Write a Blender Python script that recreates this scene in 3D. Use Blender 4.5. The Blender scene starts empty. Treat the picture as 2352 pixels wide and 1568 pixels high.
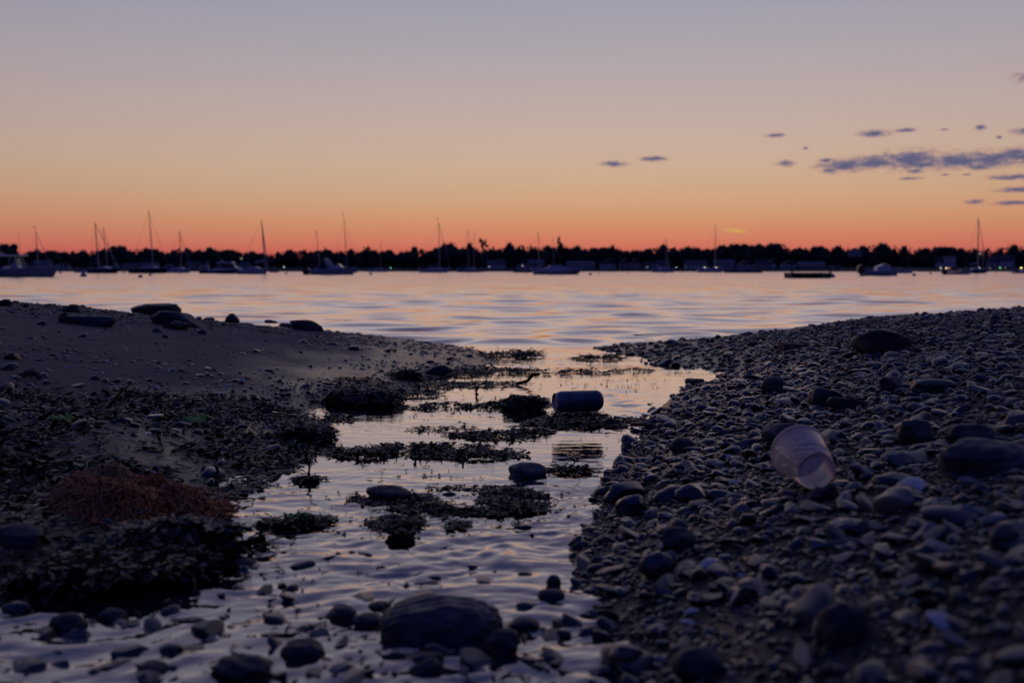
import bpy, bmesh, math, random
import numpy as np
from mathutils import Vector, Matrix
from math import radians, pi, sin, cos, atan2, sqrt

# ------------------------------------------------------------------ camera, sky, exposure
SC = bpy.context.scene
COL = SC.collection
H = 0.50                    # camera height above the water (metres); the water lies at z = 0
FPX = 995.0                 # focal length in pixels of a 1024 px wide picture (35 mm lens)
YH = 270.4                  # picture row of the horizon
PITCH = math.atan((341.0 - YH) / FPX)
cam_d = bpy.data.cameras.new('camera')
cam_d.sensor_width = 36.0
cam_d.lens = 36.0 * FPX / 1024.0
cam_d.clip_start = 0.02
cam_d.clip_end = 9000.0
cam_d.dof.use_dof = True
cam_d.dof.focus_distance = 3.25
cam_d.dof.aperture_fstop = 3.7
cam_d.dof.aperture_blades = 9
cam = bpy.data.objects.new('camera', cam_d)
COL.objects.link(cam)
cam.location = (0, 0, H)
cam.rotation_euler = (pi / 2 - PITCH, 0, 0)
SC.camera = cam
SC.view_settings.view_transform = 'Standard'
SC.view_settings.look = 'None'
SC.view_settings.exposure = 0.0
SC.view_settings.gamma = 1.0
SC.cycles.use_denoising = True
SC.cycles.max_bounces = 6
SC.cycles.diffuse_bounces = 2
SC.cycles.glossy_bounces = 3
SC.cycles.transparent_max_bounces = 12
SC.cycles.caustics_reflective = False
SC.cycles.caustics_refractive = False


def lin(c):
    return tuple(((v / 255.0) / 12.92 if v / 255.0 <= 0.04045 else ((v / 255.0 + 0.055) / 1.055) ** 2.4) for v in c)


def build_world():
    w = bpy.data.worlds.new('World')
    SC.world = w
    w.use_nodes = True
    nt = w.node_tree
    N, L = nt.nodes, nt.links
    N.clear()
    out = N.new('ShaderNodeOutputWorld')
    bg = N.new('ShaderNodeBackground')
    L.new(bg.outputs[0], out.inputs[0])

    def math_(op, a, b=None, c=None, clamp=False):
        n = N.new('ShaderNodeMath')
        n.operation = op
        n.use_clamp = clamp
        for i, v in enumerate((a, b, c)):
            if v is None:
                continue
            if isinstance(v, (int, float)):
                n.inputs[i].default_value = v
            else:
                L.new(v, n.inputs[i])
        return n.outputs[0]

    def ramp(fac, stops):
        n = N.new('ShaderNodeValToRGB')
        n.color_ramp.interpolation = 'LINEAR'
        e = n.color_ramp.elements
        while len(e) < len(stops):
            e.new(0.5)
        for el, (p, c) in zip(e, stops):
            el.position = p
            el.color = (*lin(c), 1)
        L.new(fac, n.inputs[0])
        return n.outputs[0]

    def mix(f, a, b, mode='MIX'):
        n = N.new('ShaderNodeMix')
        n.data_type = 'RGBA'
        n.blend_type = mode
        for s, v in ((n.inputs[0], f), (n.inputs[6], a), (n.inputs[7], b)):
            if isinstance(v, (int, float)):
                s.default_value = v
            elif isinstance(v, tuple):
                s.default_value = (*v, 1)
            else:
                L.new(v, s)
        return n.outputs[2]

    tc = N.new('ShaderNodeTexCoord')
    sep = N.new('ShaderNodeSeparateXYZ')
    L.new(tc.outputs['Generated'], sep.inputs[0])
    x, y, z = sep.outputs
    t = math_('SQRT', math_('MAXIMUM', z, 0.0))
    S = lambda deg: sqrt(sin(radians(deg)))
    front = ramp(t, [(0.0, (186, 76, 84)), (S(0.9), (201, 97, 88)), (S(1.7), (205, 121, 97)), (S(2.7), (204, 142, 109)),
                     (S(4.1), (201, 160, 127)), (S(5.8), (196, 168, 147)), (S(8.4), (188, 167, 160)),
                     (S(11.5), (172, 161, 167)), (S(15.0), (154, 153, 170)), (S(24), (150, 140, 162)),
                     (S(42), (100, 102, 152)), (1.0, (26, 46, 126))])
    back = ramp(t, [(0.0, (76, 40, 62)), (S(4), (62, 46, 80)), (S(10), (44, 52, 110)), (S(22), (36, 52, 122)),
                    (S(42), (30, 48, 126)), (1.0, (26, 46, 126))])
    # azimuth from the place where the sun went down (a little right of the middle)
    a0 = radians(6.0)
    hl = math_('SQRT', math_('ADD', math_('MULTIPLY', x, x), math_('MULTIPLY', y, y)))
    dt = math_('DIVIDE', math_('ADD', math_('MULTIPLY', x, sin(a0)), math_('MULTIPLY', y, cos(a0))),
               math_('MAXIMUM', hl, 1e-4))
    away = math_('SMOOTH_MIN', math_('MULTIPLY', math_('SUBTRACT', 1.0, dt), 0.85), 1.0, 0.3)
    sky = mix(away, front, back)
    # the physical dusk sky adds its own blue and its glow round the sunken sun
    nis = N.new('ShaderNodeTexSky')
    nis.sky_type = 'NISHITA'
    nis.sun_disc = False
    nis.sun_elevation = radians(-1.5)
    nis.sun_rotation = a0
    nis.air_density = 1.4
    nis.dust_density = 2.0
    sky = mix(0.06, sky, nis.outputs[0], 'ADD')

    # ---- clouds: low dusky streaks on the right, drawn in azimuth / elevation (degrees)
    az = math_('MULTIPLY', math_('ARCTAN2', x, y), 180 / pi)
    el = math_('MULTIPLY', math_('ARCSINE', z), 180 / pi)
    cmb = N.new('ShaderNodeCombineXYZ')
    L.new(az, cmb.inputs[0])
    L.new(el, cmb.inputs[1])

    def noise(scale, sy, detail, off):
        mp = N.new('ShaderNodeMapping')
        mp.inputs['Scale'].default_value = (scale, scale * sy, 1)
        mp.inputs['Location'].default_value = (off, off * 0.7, 0)
        L.new(cmb.outputs[0], mp.inputs[0])
        n = N.new('ShaderNodeTexNoise')
        n.inputs['Scale'].default_value = 1.0
        n.inputs['Detail'].default_value = detail
        n.inputs['Roughness'].default_value = 0.68
        L.new(mp.outputs[0], n.inputs['Vector'])
        return n.outputs[0]
    n1 = noise(1.5, 3.0, 9, 3.1)
    n2 = noise(5.0, 2.6, 7, 8.7)

    def px2(px, py):
        return (math.degrees(math.atan((px - 512) / FPX)), math.degrees(math.atan((YH - py) / FPX * cos(math.atan((px - 512) / FPX)))))
    zz = lambda X, Y: (750 + X * 0.1165, 62.5 + Y * 0.1165)
    blobs = [(790, 892, 290, 78), (1050, 866, 320, 78), (1350, 845, 380, 112), (1450, 888, 190, 46), (1750, 852, 360, 92),
             (2020, 842, 360, 92), (2230, 805, 240, 84), (2450, 830, 330, 84), (620, 850, 80, 30), (650, 937, 120, 22),
             (180, 641, 105, 22), (1030, 622, 160, 42), (1300, 597, 110, 22), (1930, 571, 55, 30), (2330, 606, 150, 40),
             (2380, 148, 190, 52), (280, 875, 110, 34), (450, 747, 32, 15), (1390, 942, 95, 28), (1930, 910, 130, 30),
             (2230, 990, 260, 30), (2330, 1092, 260, 32), (1900, 1197, 90, 26), (2230, 1206, 210, 24), (1340, 1003, 120, 15),
             (1620, 590, 50, 12), (2090, 656, 28, 16), (2900, 860, 420, 120), (3300, 1010, 500, 60), (2900, 600, 300, 50),
             (-1165, 880, 150, 34), (-840, 837, 165, 30), (1640, 972, 60, 12), (1830, 969, 50, 12)]
    dmin = None
    for X, Y, rw, rh in blobs:
        a, e = px2(*zz(X, Y))
        sx, sy = FPX / (rw * 0.1165) * pi / 180, FPX / (rh * 0.1165) * pi / 180
        m1 = N.new('ShaderNodeVectorMath')
        m1.operation = 'MULTIPLY_ADD'
        L.new(cmb.outputs[0], m1.inputs[0])
        m1.inputs[1].default_value = (sx, sy, 0)
        m1.inputs[2].default_value = (-a * sx, -e * sy, 0)
        m2 = N.new('ShaderNodeVectorMath')
        m2.operation = 'LENGTH'
        L.new(m1.outputs[0], m2.inputs[0])
        v = m2.outputs['Value']
        dmin = v if dmin is None else math_('MINIMUM', dmin, v)
    d = math_('ADD', dmin, math_('ADD', math_('MULTIPLY', math_('SUBTRACT', n1, 0.5), 1.6),
                                 math_('MULTIPLY', math_('SUBTRACT', n2, 0.5), 0.9)))
    mr = N.new('ShaderNodeMapRange')
    mr.interpolation_type = 'SMOOTHSTEP'
    L.new(d, mr.inputs[0])
    mr.inputs[1].default_value = 1.12
    mr.inputs[2].default_value = 0.12
    mr.inputs[3].default_value = 0.0
    mr.inputs[4].default_value = 0.93
    cloud = ramp(mr.outputs[0], [(0.0, (196, 124, 108)), (0.30, (160, 112, 116)), (0.65, (104, 96, 126)), (1.0, (74, 82, 122))])
    sky = mix(mr.outputs[0], sky, cloud)
    # one thin lit streak near the sunset point
    a, e = px2(734, 230.5)
    m1 = N.new('ShaderNodeVectorMath')
    m1.operation = 'MULTIPLY_ADD'
    L.new(cmb.outputs[0], m1.inputs[0])
    skew = math_('ADD', el, math_('MULTIPLY', math_('SUBTRACT', az, a), 0.1))
    c2 = N.new('ShaderNodeCombineXYZ')
    L.new(az, c2.inputs[0])
    L.new(skew, c2.inputs[1])
    L.new(c2.outputs[0], m1.inputs[0])
    m1.inputs[1].default_value = (1 / 0.85, 1 / 0.13, 0)
    m1.inputs[2].default_value = (-a / 0.85, -e / 0.13, 0)
    m2 = N.new('ShaderNodeVectorMath')
    m2.operation = 'LENGTH'
    L.new(m1.outputs[0], m2.inputs[0])
    st = math_('MULTIPLY', math_('SUBTRACT', math_('ADD', 1.35, math_('MULTIPLY', n2, -0.7)), m2.outputs['Value'], clamp=True), 0.9, clamp=True)
    sky = mix(st, sky, lin((208, 178, 74)))
    L.new(sky, bg.inputs[0])
    bg.inputs[1].default_value = 1.0


build_world()

# ------------------------------------------------------------------ helpers
PXD = 1024.0 / 2352.0        # the picture was measured at 2352 px wide


def ray(px, py):
    u, v = (px - 512.0) / FPX, (341.0 - py) / FPX
    return Vector((u, cos(PITCH) + v * sin(PITCH), -sin(PITCH) + v * cos(PITCH)))


def G(px, py, z=0.0):
    r = ray(px, py)
    t = (z - H) / r.z
    return Vector((r.x * t, r.y * t, z))


def GD(dx, dy, z=0.0):
    return G(dx * PXD, dy * PXD, z)


def AT(px, py, d):
    r = ray(px, py)
    t = d / r.y
    return Vector((r.x * t, d, H + r.z * t))


def Q(k, X, Y):               # measured in four enlarged strips of the far shore
    return k * 256.0 + X / 9.1875, 195.0 + Y / 9.1875


def wl_dist(Y, lo=40, hi=420):
    v = 195.0 + Y / 9.1875 - YH
    return min(hi, max(lo, H * FPX / max(v, 0.5)))


def tag(o, label=None, cat=None, group=None, kind=None):
    if label:
        o['label'] = label
    if cat:
        o['category'] = cat
    if group:
        o['group'] = group
    if kind:
        o['kind'] = kind
    return o


def mesh_np(name, v, f, mats=None, smooth=True, col=None):
    """v (n,3) array, f (m,k) array of one face size"""
    v = np.asarray(v, dtype=np.float32)
    f = np.asarray(f, dtype=np.int32)
    m, k = f.shape
    me = bpy.data.meshes.new(name)
    me.vertices.add(len(v))
    me.vertices.foreach_set('co', v.ravel())
    me.loops.add(m * k)
    me.loops.foreach_set('vertex_index', f.ravel())
    me.polygons.add(m)
    me.polygons.foreach_set('loop_start', np.arange(0, m * k, k, dtype=np.int32))
    me.polygons.foreach_set('use_smooth', np.full(m, smooth))
    me.update(calc_edges=True)
    if col is not None:
        a = me.color_attributes.new('tone', 'FLOAT_COLOR', 'POINT')
        c = np.ones((len(v), 4), dtype=np.float32)
        c[:, :3] = col
        a.data.foreach_set('color', c.ravel())
    if mats:
        me.materials.append(mats)
    return me


def obj(name, me, parent=None, loc=None, rz=None):
    o = bpy.data.objects.new(name, me)
    COL.objects.link(o)
    if parent is not None:
        o.parent = parent
    if loc is not None:
        o.location = loc
    if rz is not None:
        o.rotation_euler = (0, 0, rz)
    return o


def empty(name, loc=(0, 0, 0), rz=0.0):
    return obj(name, None, None, loc, rz)


class MB:
    """collects pieces of one part"""

    def __init__(s):
        s.v, s.f = [], []

    def add(s, v, f):
        o = len(s.v)
        s.v += [tuple(p) for p in v]
        s.f += [tuple(i + o for i in q) for q in f]
        return s

    def box(s, c, d, rz=0.0, rx=0.0, ry=0.0):
        m = Matrix.Rotation(rz, 3, 'Z') @ Matrix.Rotation(ry, 3, 'Y') @ Matrix.Rotation(rx, 3, 'X')
        c = Vector(c)
        v = [c + m @ Vector((sx * d[0] / 2, sy * d[1] / 2, sz * d[2] / 2)) for sx in (-1, 1) for sy in (-1, 1) for sz in (-1, 1)]
        return s.add(v, [(0, 1, 3, 2), (4, 6, 7, 5), (0, 4, 5, 1), (2, 3, 7, 6), (0, 2, 6, 4), (1, 5, 7, 3)])

    def tube(s, pts, rad, n=6, cap=True):
        pts = [Vector(p) for p in pts]
        if not hasattr(rad, '__len__'):
            rad = [rad] * len(pts)
        v, f = [], []
        for i, p in enumerate(pts):
            t = (pts[min(i + 1, len(pts) - 1)] - pts[max(i - 1, 0)]).normalized()
            a = t.orthogonal().normalized() if abs(t.z) > 0.99 else t.cross(Vector((0, 0, 1))).normalized()
            b = t.cross(a)
            for k in range(n):
                q = 2 * pi * k / n
                v.append(p + (a * cos(q) + b * sin(q)) * rad[i])
        for i in range(len(pts) - 1):
            for k in range(n):
                k2 = (k + 1) % n
                f.append((i * n + k, i * n + k2, (i + 1) * n + k2, (i + 1) * n + k))
        if cap:
            f.append(tuple(range(n - 1, -1, -1)))
            f.append(tuple((len(pts) - 1) * n + k for k in range(n)))
        return s.add(v, f)

    def prism(s, poly, y0, y1, inset=0.0):
        """polygon in x-z, from y0 to y1"""
        n = len(poly)
        v = [(p[0], y0, p[1]) for p in poly] + [(p[0], y1, p[1]) for p in poly]
        f = [tuple(range(n)), tuple(range(2 * n - 1, n - 1, -1))]
        f += [(i, i + n, (i + 1) % n + n, (i + 1) % n) for i in range(n)]
        return s.add(v, f)

    def lathe(s, prof, n=24, c=(0, 0, 0)):
        v, f = [], []
        for r, z in prof:
            for k in range(n):
                a = 2 * pi * k / n
                v.append((c[0] + r * cos(a), c[1] + r * sin(a), c[2] + z))
        for i in range(len(prof) - 1):
            for k in range(n):
                k2 = (k + 1) % n
                f.append((i * n + k, i * n + k2, (i + 1) * n + k2, (i + 1) * n + k))
        return s.add(v, f)

    def build(s, name, mt, parent=None, smooth=False):
        me = bpy.data.meshes.new(name)
        me.from_pydata(s.v, [], s.f)
        me.update()
        bm = bmesh.new()
        bm.from_mesh(me)
        bmesh.ops.recalc_face_normals(bm, faces=bm.faces)
        bm.to_mesh(me)
        bm.free()
        if smooth:
            me.polygons.foreach_set('use_smooth', [True] * len(me.polygons))
        me.materials.append(mt)
        return obj(name, me, parent)


def ico(sub):
    bm = bmesh.new()
    bmesh.ops.create_icosphere(bm, subdivisions=sub, radius=1.0)
    v = np.array([p.co[:] for p in bm.verts])
    f = np.array([[q.index for q in t.verts] for t in bm.faces])
    bm.free()
    return v, f


ICO = {k: ico(k) for k in (1, 2, 3, 4, 5)}


def vnoise(x, y, seed=0):
    """2-D value noise with smooth interpolation, 0..1"""
    xi, yi = np.floor(x).astype(np.int64), np.floor(y).astype(np.int64)
    fx, fy = x - xi, y - yi
    fx, fy = fx * fx * fx * (fx * (fx * 6 - 15) + 10), fy * fy * fy * (fy * (fy * 6 - 15) + 10)

    def h(a, b):
        n = (a * 374761393 + b * 668265263 + seed * 1442695041) & 0xFFFFFFFF
        n = ((n ^ (n >> 13)) * 1274126177) & 0xFFFFFFFF
        return ((n ^ (n >> 16)) & 0xFFFF) / 65535.0
    return (h(xi, yi) * (1 - fx) + h(xi + 1, yi) * fx) * (1 - fy) + (h(xi, yi + 1) * (1 - fx) + h(xi + 1, yi + 1) * fx) * fy


def fbm(x, y, oct_=4, seed=0, gain=0.5):
    s, a, t = 0.0, 1.0, 0.0
    for o in range(oct_):
        s = s + a * (vnoise(x * 2 ** o + 17.3 * o, y * 2 ** o - 9.1 * o, seed + o) - 0.5)
        t += a
        a *= gain
    return s / t


# ------------------------------------------------------------------ materials (all node based)
def new_mat(name):
    m = bpy.data.materials.new(name)
    m.use_nodes = True
    nt = m.node_tree
    return m, nt, nt.nodes['Principled BSDF']


def node(nt, kind, **kw):
    n = nt.nodes.new(kind)
    for k, v in kw.items():
        n.inputs[k].default_value = v
    return n


def mat(name, base, rough=0.55, var=0.35, scale=12.0, bump=0.25, bscale=60.0, bdist=0.004, spec=0.5, metal=0.0, coat=0.0, attr=False,
        alt=None, rvar=0.12, wet=False):
    m, nt, b = new_mat(name)
    L = nt.links
    tc = nt.nodes.new('ShaderNodeTexCoord')
    n1 = node(nt, 'ShaderNodeTexNoise', Scale=scale, Detail=6.0, Roughness=0.6)
    L.new(tc.outputs['Object'], n1.inputs['Vector'])
    rp = nt.nodes.new('ShaderNodeValToRGB')
    lo = tuple(c * (1 - var) for c in base)
    hi = tuple(min(1, c * (1 + var)) for c in (alt or base))
    rp.color_ramp.elements[0].position, rp.color_ramp.elements[1].position = 0.32, 0.68
    if attr:
        rp.color_ramp.elements[0].color = (1 - var, 1 - var, 1 - var, 1)
        rp.color_ramp.elements[1].color = (1 + var, 1 + var, 1 + var, 1)
        at = nt.nodes.new('ShaderNodeAttribute')
        at.attribute_name = 'tone'
        mx = nt.nodes.new('ShaderNodeMix')
        mx.data_type = 'RGBA'
        mx.blend_type = 'MULTIPLY'
        mx.inputs[0].default_value = 1.0
        L.new(n1.outputs[0], rp.inputs[0])
        L.new(at.outputs['Color'], mx.inputs[6])
        L.new(rp.outputs[0], mx.inputs[7])
        L.new(mx.outputs[2], b.inputs['Base Color'])
    else:
        rp.color_ramp.elements[0].color = (*lo, 1)
        rp.color_ramp.elements[1].color = (*hi, 1)
        L.new(n1.outputs[0], rp.inputs[0])
        L.new(rp.outputs[0], b.inputs['Base Color'])
    rr = nt.nodes.new('ShaderNodeMapRange')
    rr.inputs[3].default_value = max(0.03, rough - rvar)
    rr.inputs[4].default_value = min(1.0, rough + rvar)
    L.new(n1.outputs[0], rr.inputs[0])
    if wet:        # dark and shiny where the tide has just been
        geo = nt.nodes.new('ShaderNodeNewGeometry')
        sp = nt.nodes.new('ShaderNodeSeparateXYZ')
        L.new(geo.outputs['Position'], sp.inputs[0])
        nw = node(nt, 'ShaderNodeTexNoise', Scale=3.0, Detail=4.0)
        L.new(geo.outputs['Position'], nw.inputs['Vector'])
        ad = nt.nodes.new('ShaderNodeMath')
        ad.operation = 'MULTIPLY_ADD'
        L.new(nw.outputs[0], ad.inputs[0])
        ad.inputs[1].default_value = -0.14
        L.new(sp.outputs[2], ad.inputs[2])
        wt = nt.nodes.new('ShaderNodeMapRange')
        wt.interpolation_type = 'SMOOTHSTEP'
        L.new(ad.outputs[0], wt.inputs[0])
        wt.inputs[1].default_value, wt.inputs[2].default_value = 0.10, -0.01
        mw = nt.nodes.new('ShaderNodeMix')
        L.new(wt.outputs[0], mw.inputs[0])
        L.new(rr.outputs[0], mw.inputs[2])
        mw.inputs[3].default_value = 0.13
        L.new(mw.outputs[0], b.inputs['Roughness'])
        src = b.inputs['Base Color'].links[0].from_socket
        dk = nt.nodes.new('ShaderNodeMix')
        dk.data_type = 'RGBA'
        dk.blend_type = 'MULTIPLY'
        L.new(wt.outputs[0], dk.inputs[0])
        L.new(src, dk.inputs[6])
        dk.inputs[7].default_value = (0.6, 0.6, 0.62, 1)
        L.new(dk.outputs[2], b.inputs['Base Color'])
    else:
        L.new(rr.outputs[0], b.inputs['Roughness'])
    b.inputs['Specular IOR Level'].default_value = spec
    b.inputs['Metallic'].default_value = metal
    b.inputs['Coat Weight'].default_value = coat or (0.22 if wet else 0.0)
    b.inputs['Coat Roughness'].default_value = 0.16
    if bump > 0:
        n2 = node(nt, 'ShaderNodeTexNoise', Scale=bscale, Detail=5.0, Roughness=0.65)
        L.new(tc.outputs['Object'], n2.inputs['Vector'])
        bp = node(nt, 'ShaderNodeBump', Strength=bump, Distance=bdist)
        L.new(n2.outputs[0], bp.inputs['Height'])
        L.new(bp.outputs[0], b.inputs['Normal'])
    return m


M = {}
M['stone_dark'] = mat('stone_dark', (0.011, 0.016, 0.022), 0.42, 0.4, 26, 0.3, 160, 0.002, wet=True, rvar=0.2)
M['stone_grey'] = mat('stone_grey', (0.026, 0.033, 0.041), 0.42, 0.35, 26, 0.3, 160, 0.002, wet=True, rvar=0.2)
M['stone_brown'] = mat('stone_brown', (0.050, 0.035, 0.029), 0.55, 0.35, 26, 0.3, 160, 0.002, wet=True, rvar=0.2)
M['stone_pale'] = mat('stone_pale', (0.12, 0.115, 0.115), 0.55, 0.25, 26, 0.3, 160, 0.002, wet=True, rvar=0.2)
M['stone_red'] = mat('stone_red', (0.085, 0.03, 0.022), 0.55, 0.35, 26, 0.3, 160, 0.002, wet=True, rvar=0.2)
M['pebbles'] = mat('pebbles', (1, 1, 1), 0.5, 0.3, 40, 0.3, 220, 0.002, attr=True, wet=True, rvar=0.2)
M['rock'] = mat('rock', (0.016, 0.016, 0.019), 0.6, 0.5, 14, 0.6, 45, 0.012)
M['rock_grey'] = mat('rock_grey', (0.042, 0.041, 0.046), 0.6, 0.5, 14, 0.6, 45, 0.012)
M['boulder'] = mat('boulder', (0.028, 0.030, 0.038), 0.42, 0.5, 16, 0.7, 55, 0.012)
M['brick'] = mat('brick', (0.13, 0.055, 0.04), 0.75, 0.35, 40, 0.4, 120, 0.004)
M['wood_dark'] = mat('wood_dark', (0.006, 0.0055, 0.006), 0.85, 0.4, 14, 0.6, 40, 0.01, spec=0.02)
M['wood_red'] = mat('wood_red', (0.10, 0.035, 0.02), 0.5, 0.4, 30, 0.4, 120, 0.003)
M['shell'] = mat('shell', (0.42, 0.40, 0.39), 0.4, 0.3, 50, 0.3, 180, 0.002)
M['shell_rust'] = mat('shell_rust', (0.28, 0.16, 0.11), 0.45, 0.3, 50, 0.3, 180, 0.002)
M['weed'] = mat('weed', (0.008, 0.007, 0.006), 0.40, 0.6, 30, 0.4, 140, 0.003, alt=(0.018, 0.013, 0.008), spec=0.32, rvar=0.15)
M['weed_brown'] = mat('weed_brown', (0.040, 0.022, 0.011), 0.38, 0.6, 30, 0.4, 140, 0.003, spec=0.5)
M['weed_green'] = mat('weed_green', (0.30, 0.42, 0.04), 0.35, 0.4, 40, 0.3, 140, 0.002, spec=0.5)
M['weed_red'] = mat('weed_red', (0.36, 0.085, 0.022), 0.55, 0.5, 24, 0.0, alt=(0.38, 0.13, 0.03))
M['weed_tan'] = mat('weed_tan', (0.40, 0.23, 0.08), 0.6, 0.4, 24, 0.0)
M['foliage'] = mat('foliage', (0.030, 0.050, 0.042), 0.85, 0.5, 0.6, 0.0, spec=0.1)
M['bark'] = mat('bark', (0.05, 0.04, 0.032), 0.9, 0.3, 2.0, 0.3, 8, 0.05)
M['land'] = mat('land', (0.04, 0.045, 0.025), 0.9, 0.4, 0.1, 0.0)
M['seawall'] = mat('seawall', (0.10, 0.095, 0.09), 0.85, 0.3, 0.6, 0.3, 2, 0.1)
M['gelcoat'] = mat('gelcoat', (0.55, 0.56, 0.60), 0.3, 0.06, 1.2, 0.0)
M['gelcoat_grey'] = mat('gelcoat_grey', (0.36, 0.37, 0.41), 0.32, 0.06, 1.2, 0.0)
M['hull_navy'] = mat('hull_navy', (0.02, 0.025, 0.045), 0.28, 0.1, 1.2, 0.0)
M['antifoul'] = mat('antifoul', (0.03, 0.022, 0.03), 0.7, 0.3, 3, 0.0)
M['canvas'] = mat('canvas', (0.03, 0.04, 0.075), 0.85, 0.2, 3, 0.2, 10, 0.02)
M['sailcloth'] = mat('sailcloth', (0.35, 0.35, 0.36), 0.8, 0.12, 3, 0.2, 10, 0.02)
M['alu'] = mat('alu', (0.30, 0.29, 0.29), 0.4, 0.1, 3, 0.0, metal=0.6)
M['wire'] = mat('wire', (0.10, 0.10, 0.11), 0.5, 0.1, 3, 0.0)
M['darkglass'] = mat('darkglass', (0.02, 0.025, 0.035), 0.08, 0.2, 2, 0.0)
M['engine'] = mat('engine', (0.018, 0.019, 0.022), 0.3, 0.2, 3, 0.0)
M['flag'] = mat('flag', (0.30, 0.14, 0.14), 0.8, 0.3, 4, 0.0)
M['buoy'] = mat('buoy', (0.34, 0.34, 0.37), 0.4, 0.15, 6, 0.0)
M['buoy_band'] = mat('buoy_band', (0.03, 0.045, 0.12), 0.45, 0.15, 6, 0.0)
M['dock_wood'] = mat('dock_wood', (0.09, 0.085, 0.08), 0.8, 0.35, 3, 0.3, 12, 0.02)
M['dock_float'] = mat('dock_float', (0.02, 0.02, 0.024), 0.7, 0.3, 3, 0.0)
M['wall_white'] = mat('wall_white', (0.45, 0.46, 0.49), 0.8, 0.12, 0.8, 0.0)
M['wall_grey'] = mat('wall_grey', (0.30, 0.31, 0.34), 0.85, 0.15, 0.8, 0.0)
M['wall_tan'] = mat('wall_tan', (0.30, 0.265, 0.25), 0.85, 0.15, 0.8, 0.0)
M['roof'] = mat('roof', (0.06, 0.06, 0.068), 0.85, 0.25, 1.5, 0.0)
M['roof_pale'] = mat('roof_pale', (0.11, 0.11, 0.125), 0.85, 0.25, 1.5, 0.0)
M['pane'] = mat('pane', (0.02, 0.022, 0.03), 0.06, 0.2, 1.0, 0.0)
M['door'] = mat('door', (0.07, 0.05, 0.05), 0.6, 0.2, 2.0, 0.0)
M['post'] = mat('post', (0.05, 0.05, 0.055), 0.6, 0.2, 2.0, 0.0)
M['rust'] = mat('rust', (0.06, 0.035, 0.025), 0.8, 0.5, 40, 0.5, 120, 0.003)
M['trim_dark'] = mat('trim_dark', (0.02, 0.018, 0.018), 0.5, 0.2, 20, 0.0)


def emit(name, c, s):
    m, nt, b = new_mat(name)
    b.inputs['Base Color'].default_value = (0.5, 0.5, 0.5, 1)
    n1 = node(nt, 'ShaderNodeTexNoise', Scale=3.0)
    mr = nt.nodes.new('ShaderNodeMapRange')
    mr.inputs[3].default_value, mr.inputs[4].default_value = s * 0.9, s * 1.1
    nt.links.new(n1.outputs[0], mr.inputs[0])
    nt.links.new(mr.outputs[0], b.inputs['Emission Strength'])
    b.inputs['Emission Color'].default_value = (*c, 1)
    return m


M['lamp_warm'] = emit('lamp_warm', (1.0, 0.75, 0.42), 9)
M['lamp_white'] = emit('lamp_white', (0.85, 0.85, 0.75), 5)
M['lamp_faint'] = emit('lamp_faint', (0.9, 0.8, 0.65), 2.5)
M['lamp_green'] = emit('lamp_green', (0.25, 0.9, 0.4), 6)
M['lamp_red'] = emit('lamp_red', (1.0, 0.3, 0.2), 6)
M['lamp_amber'] = emit('lamp_amber', (1.0, 0.62, 0.18), 15)


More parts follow.
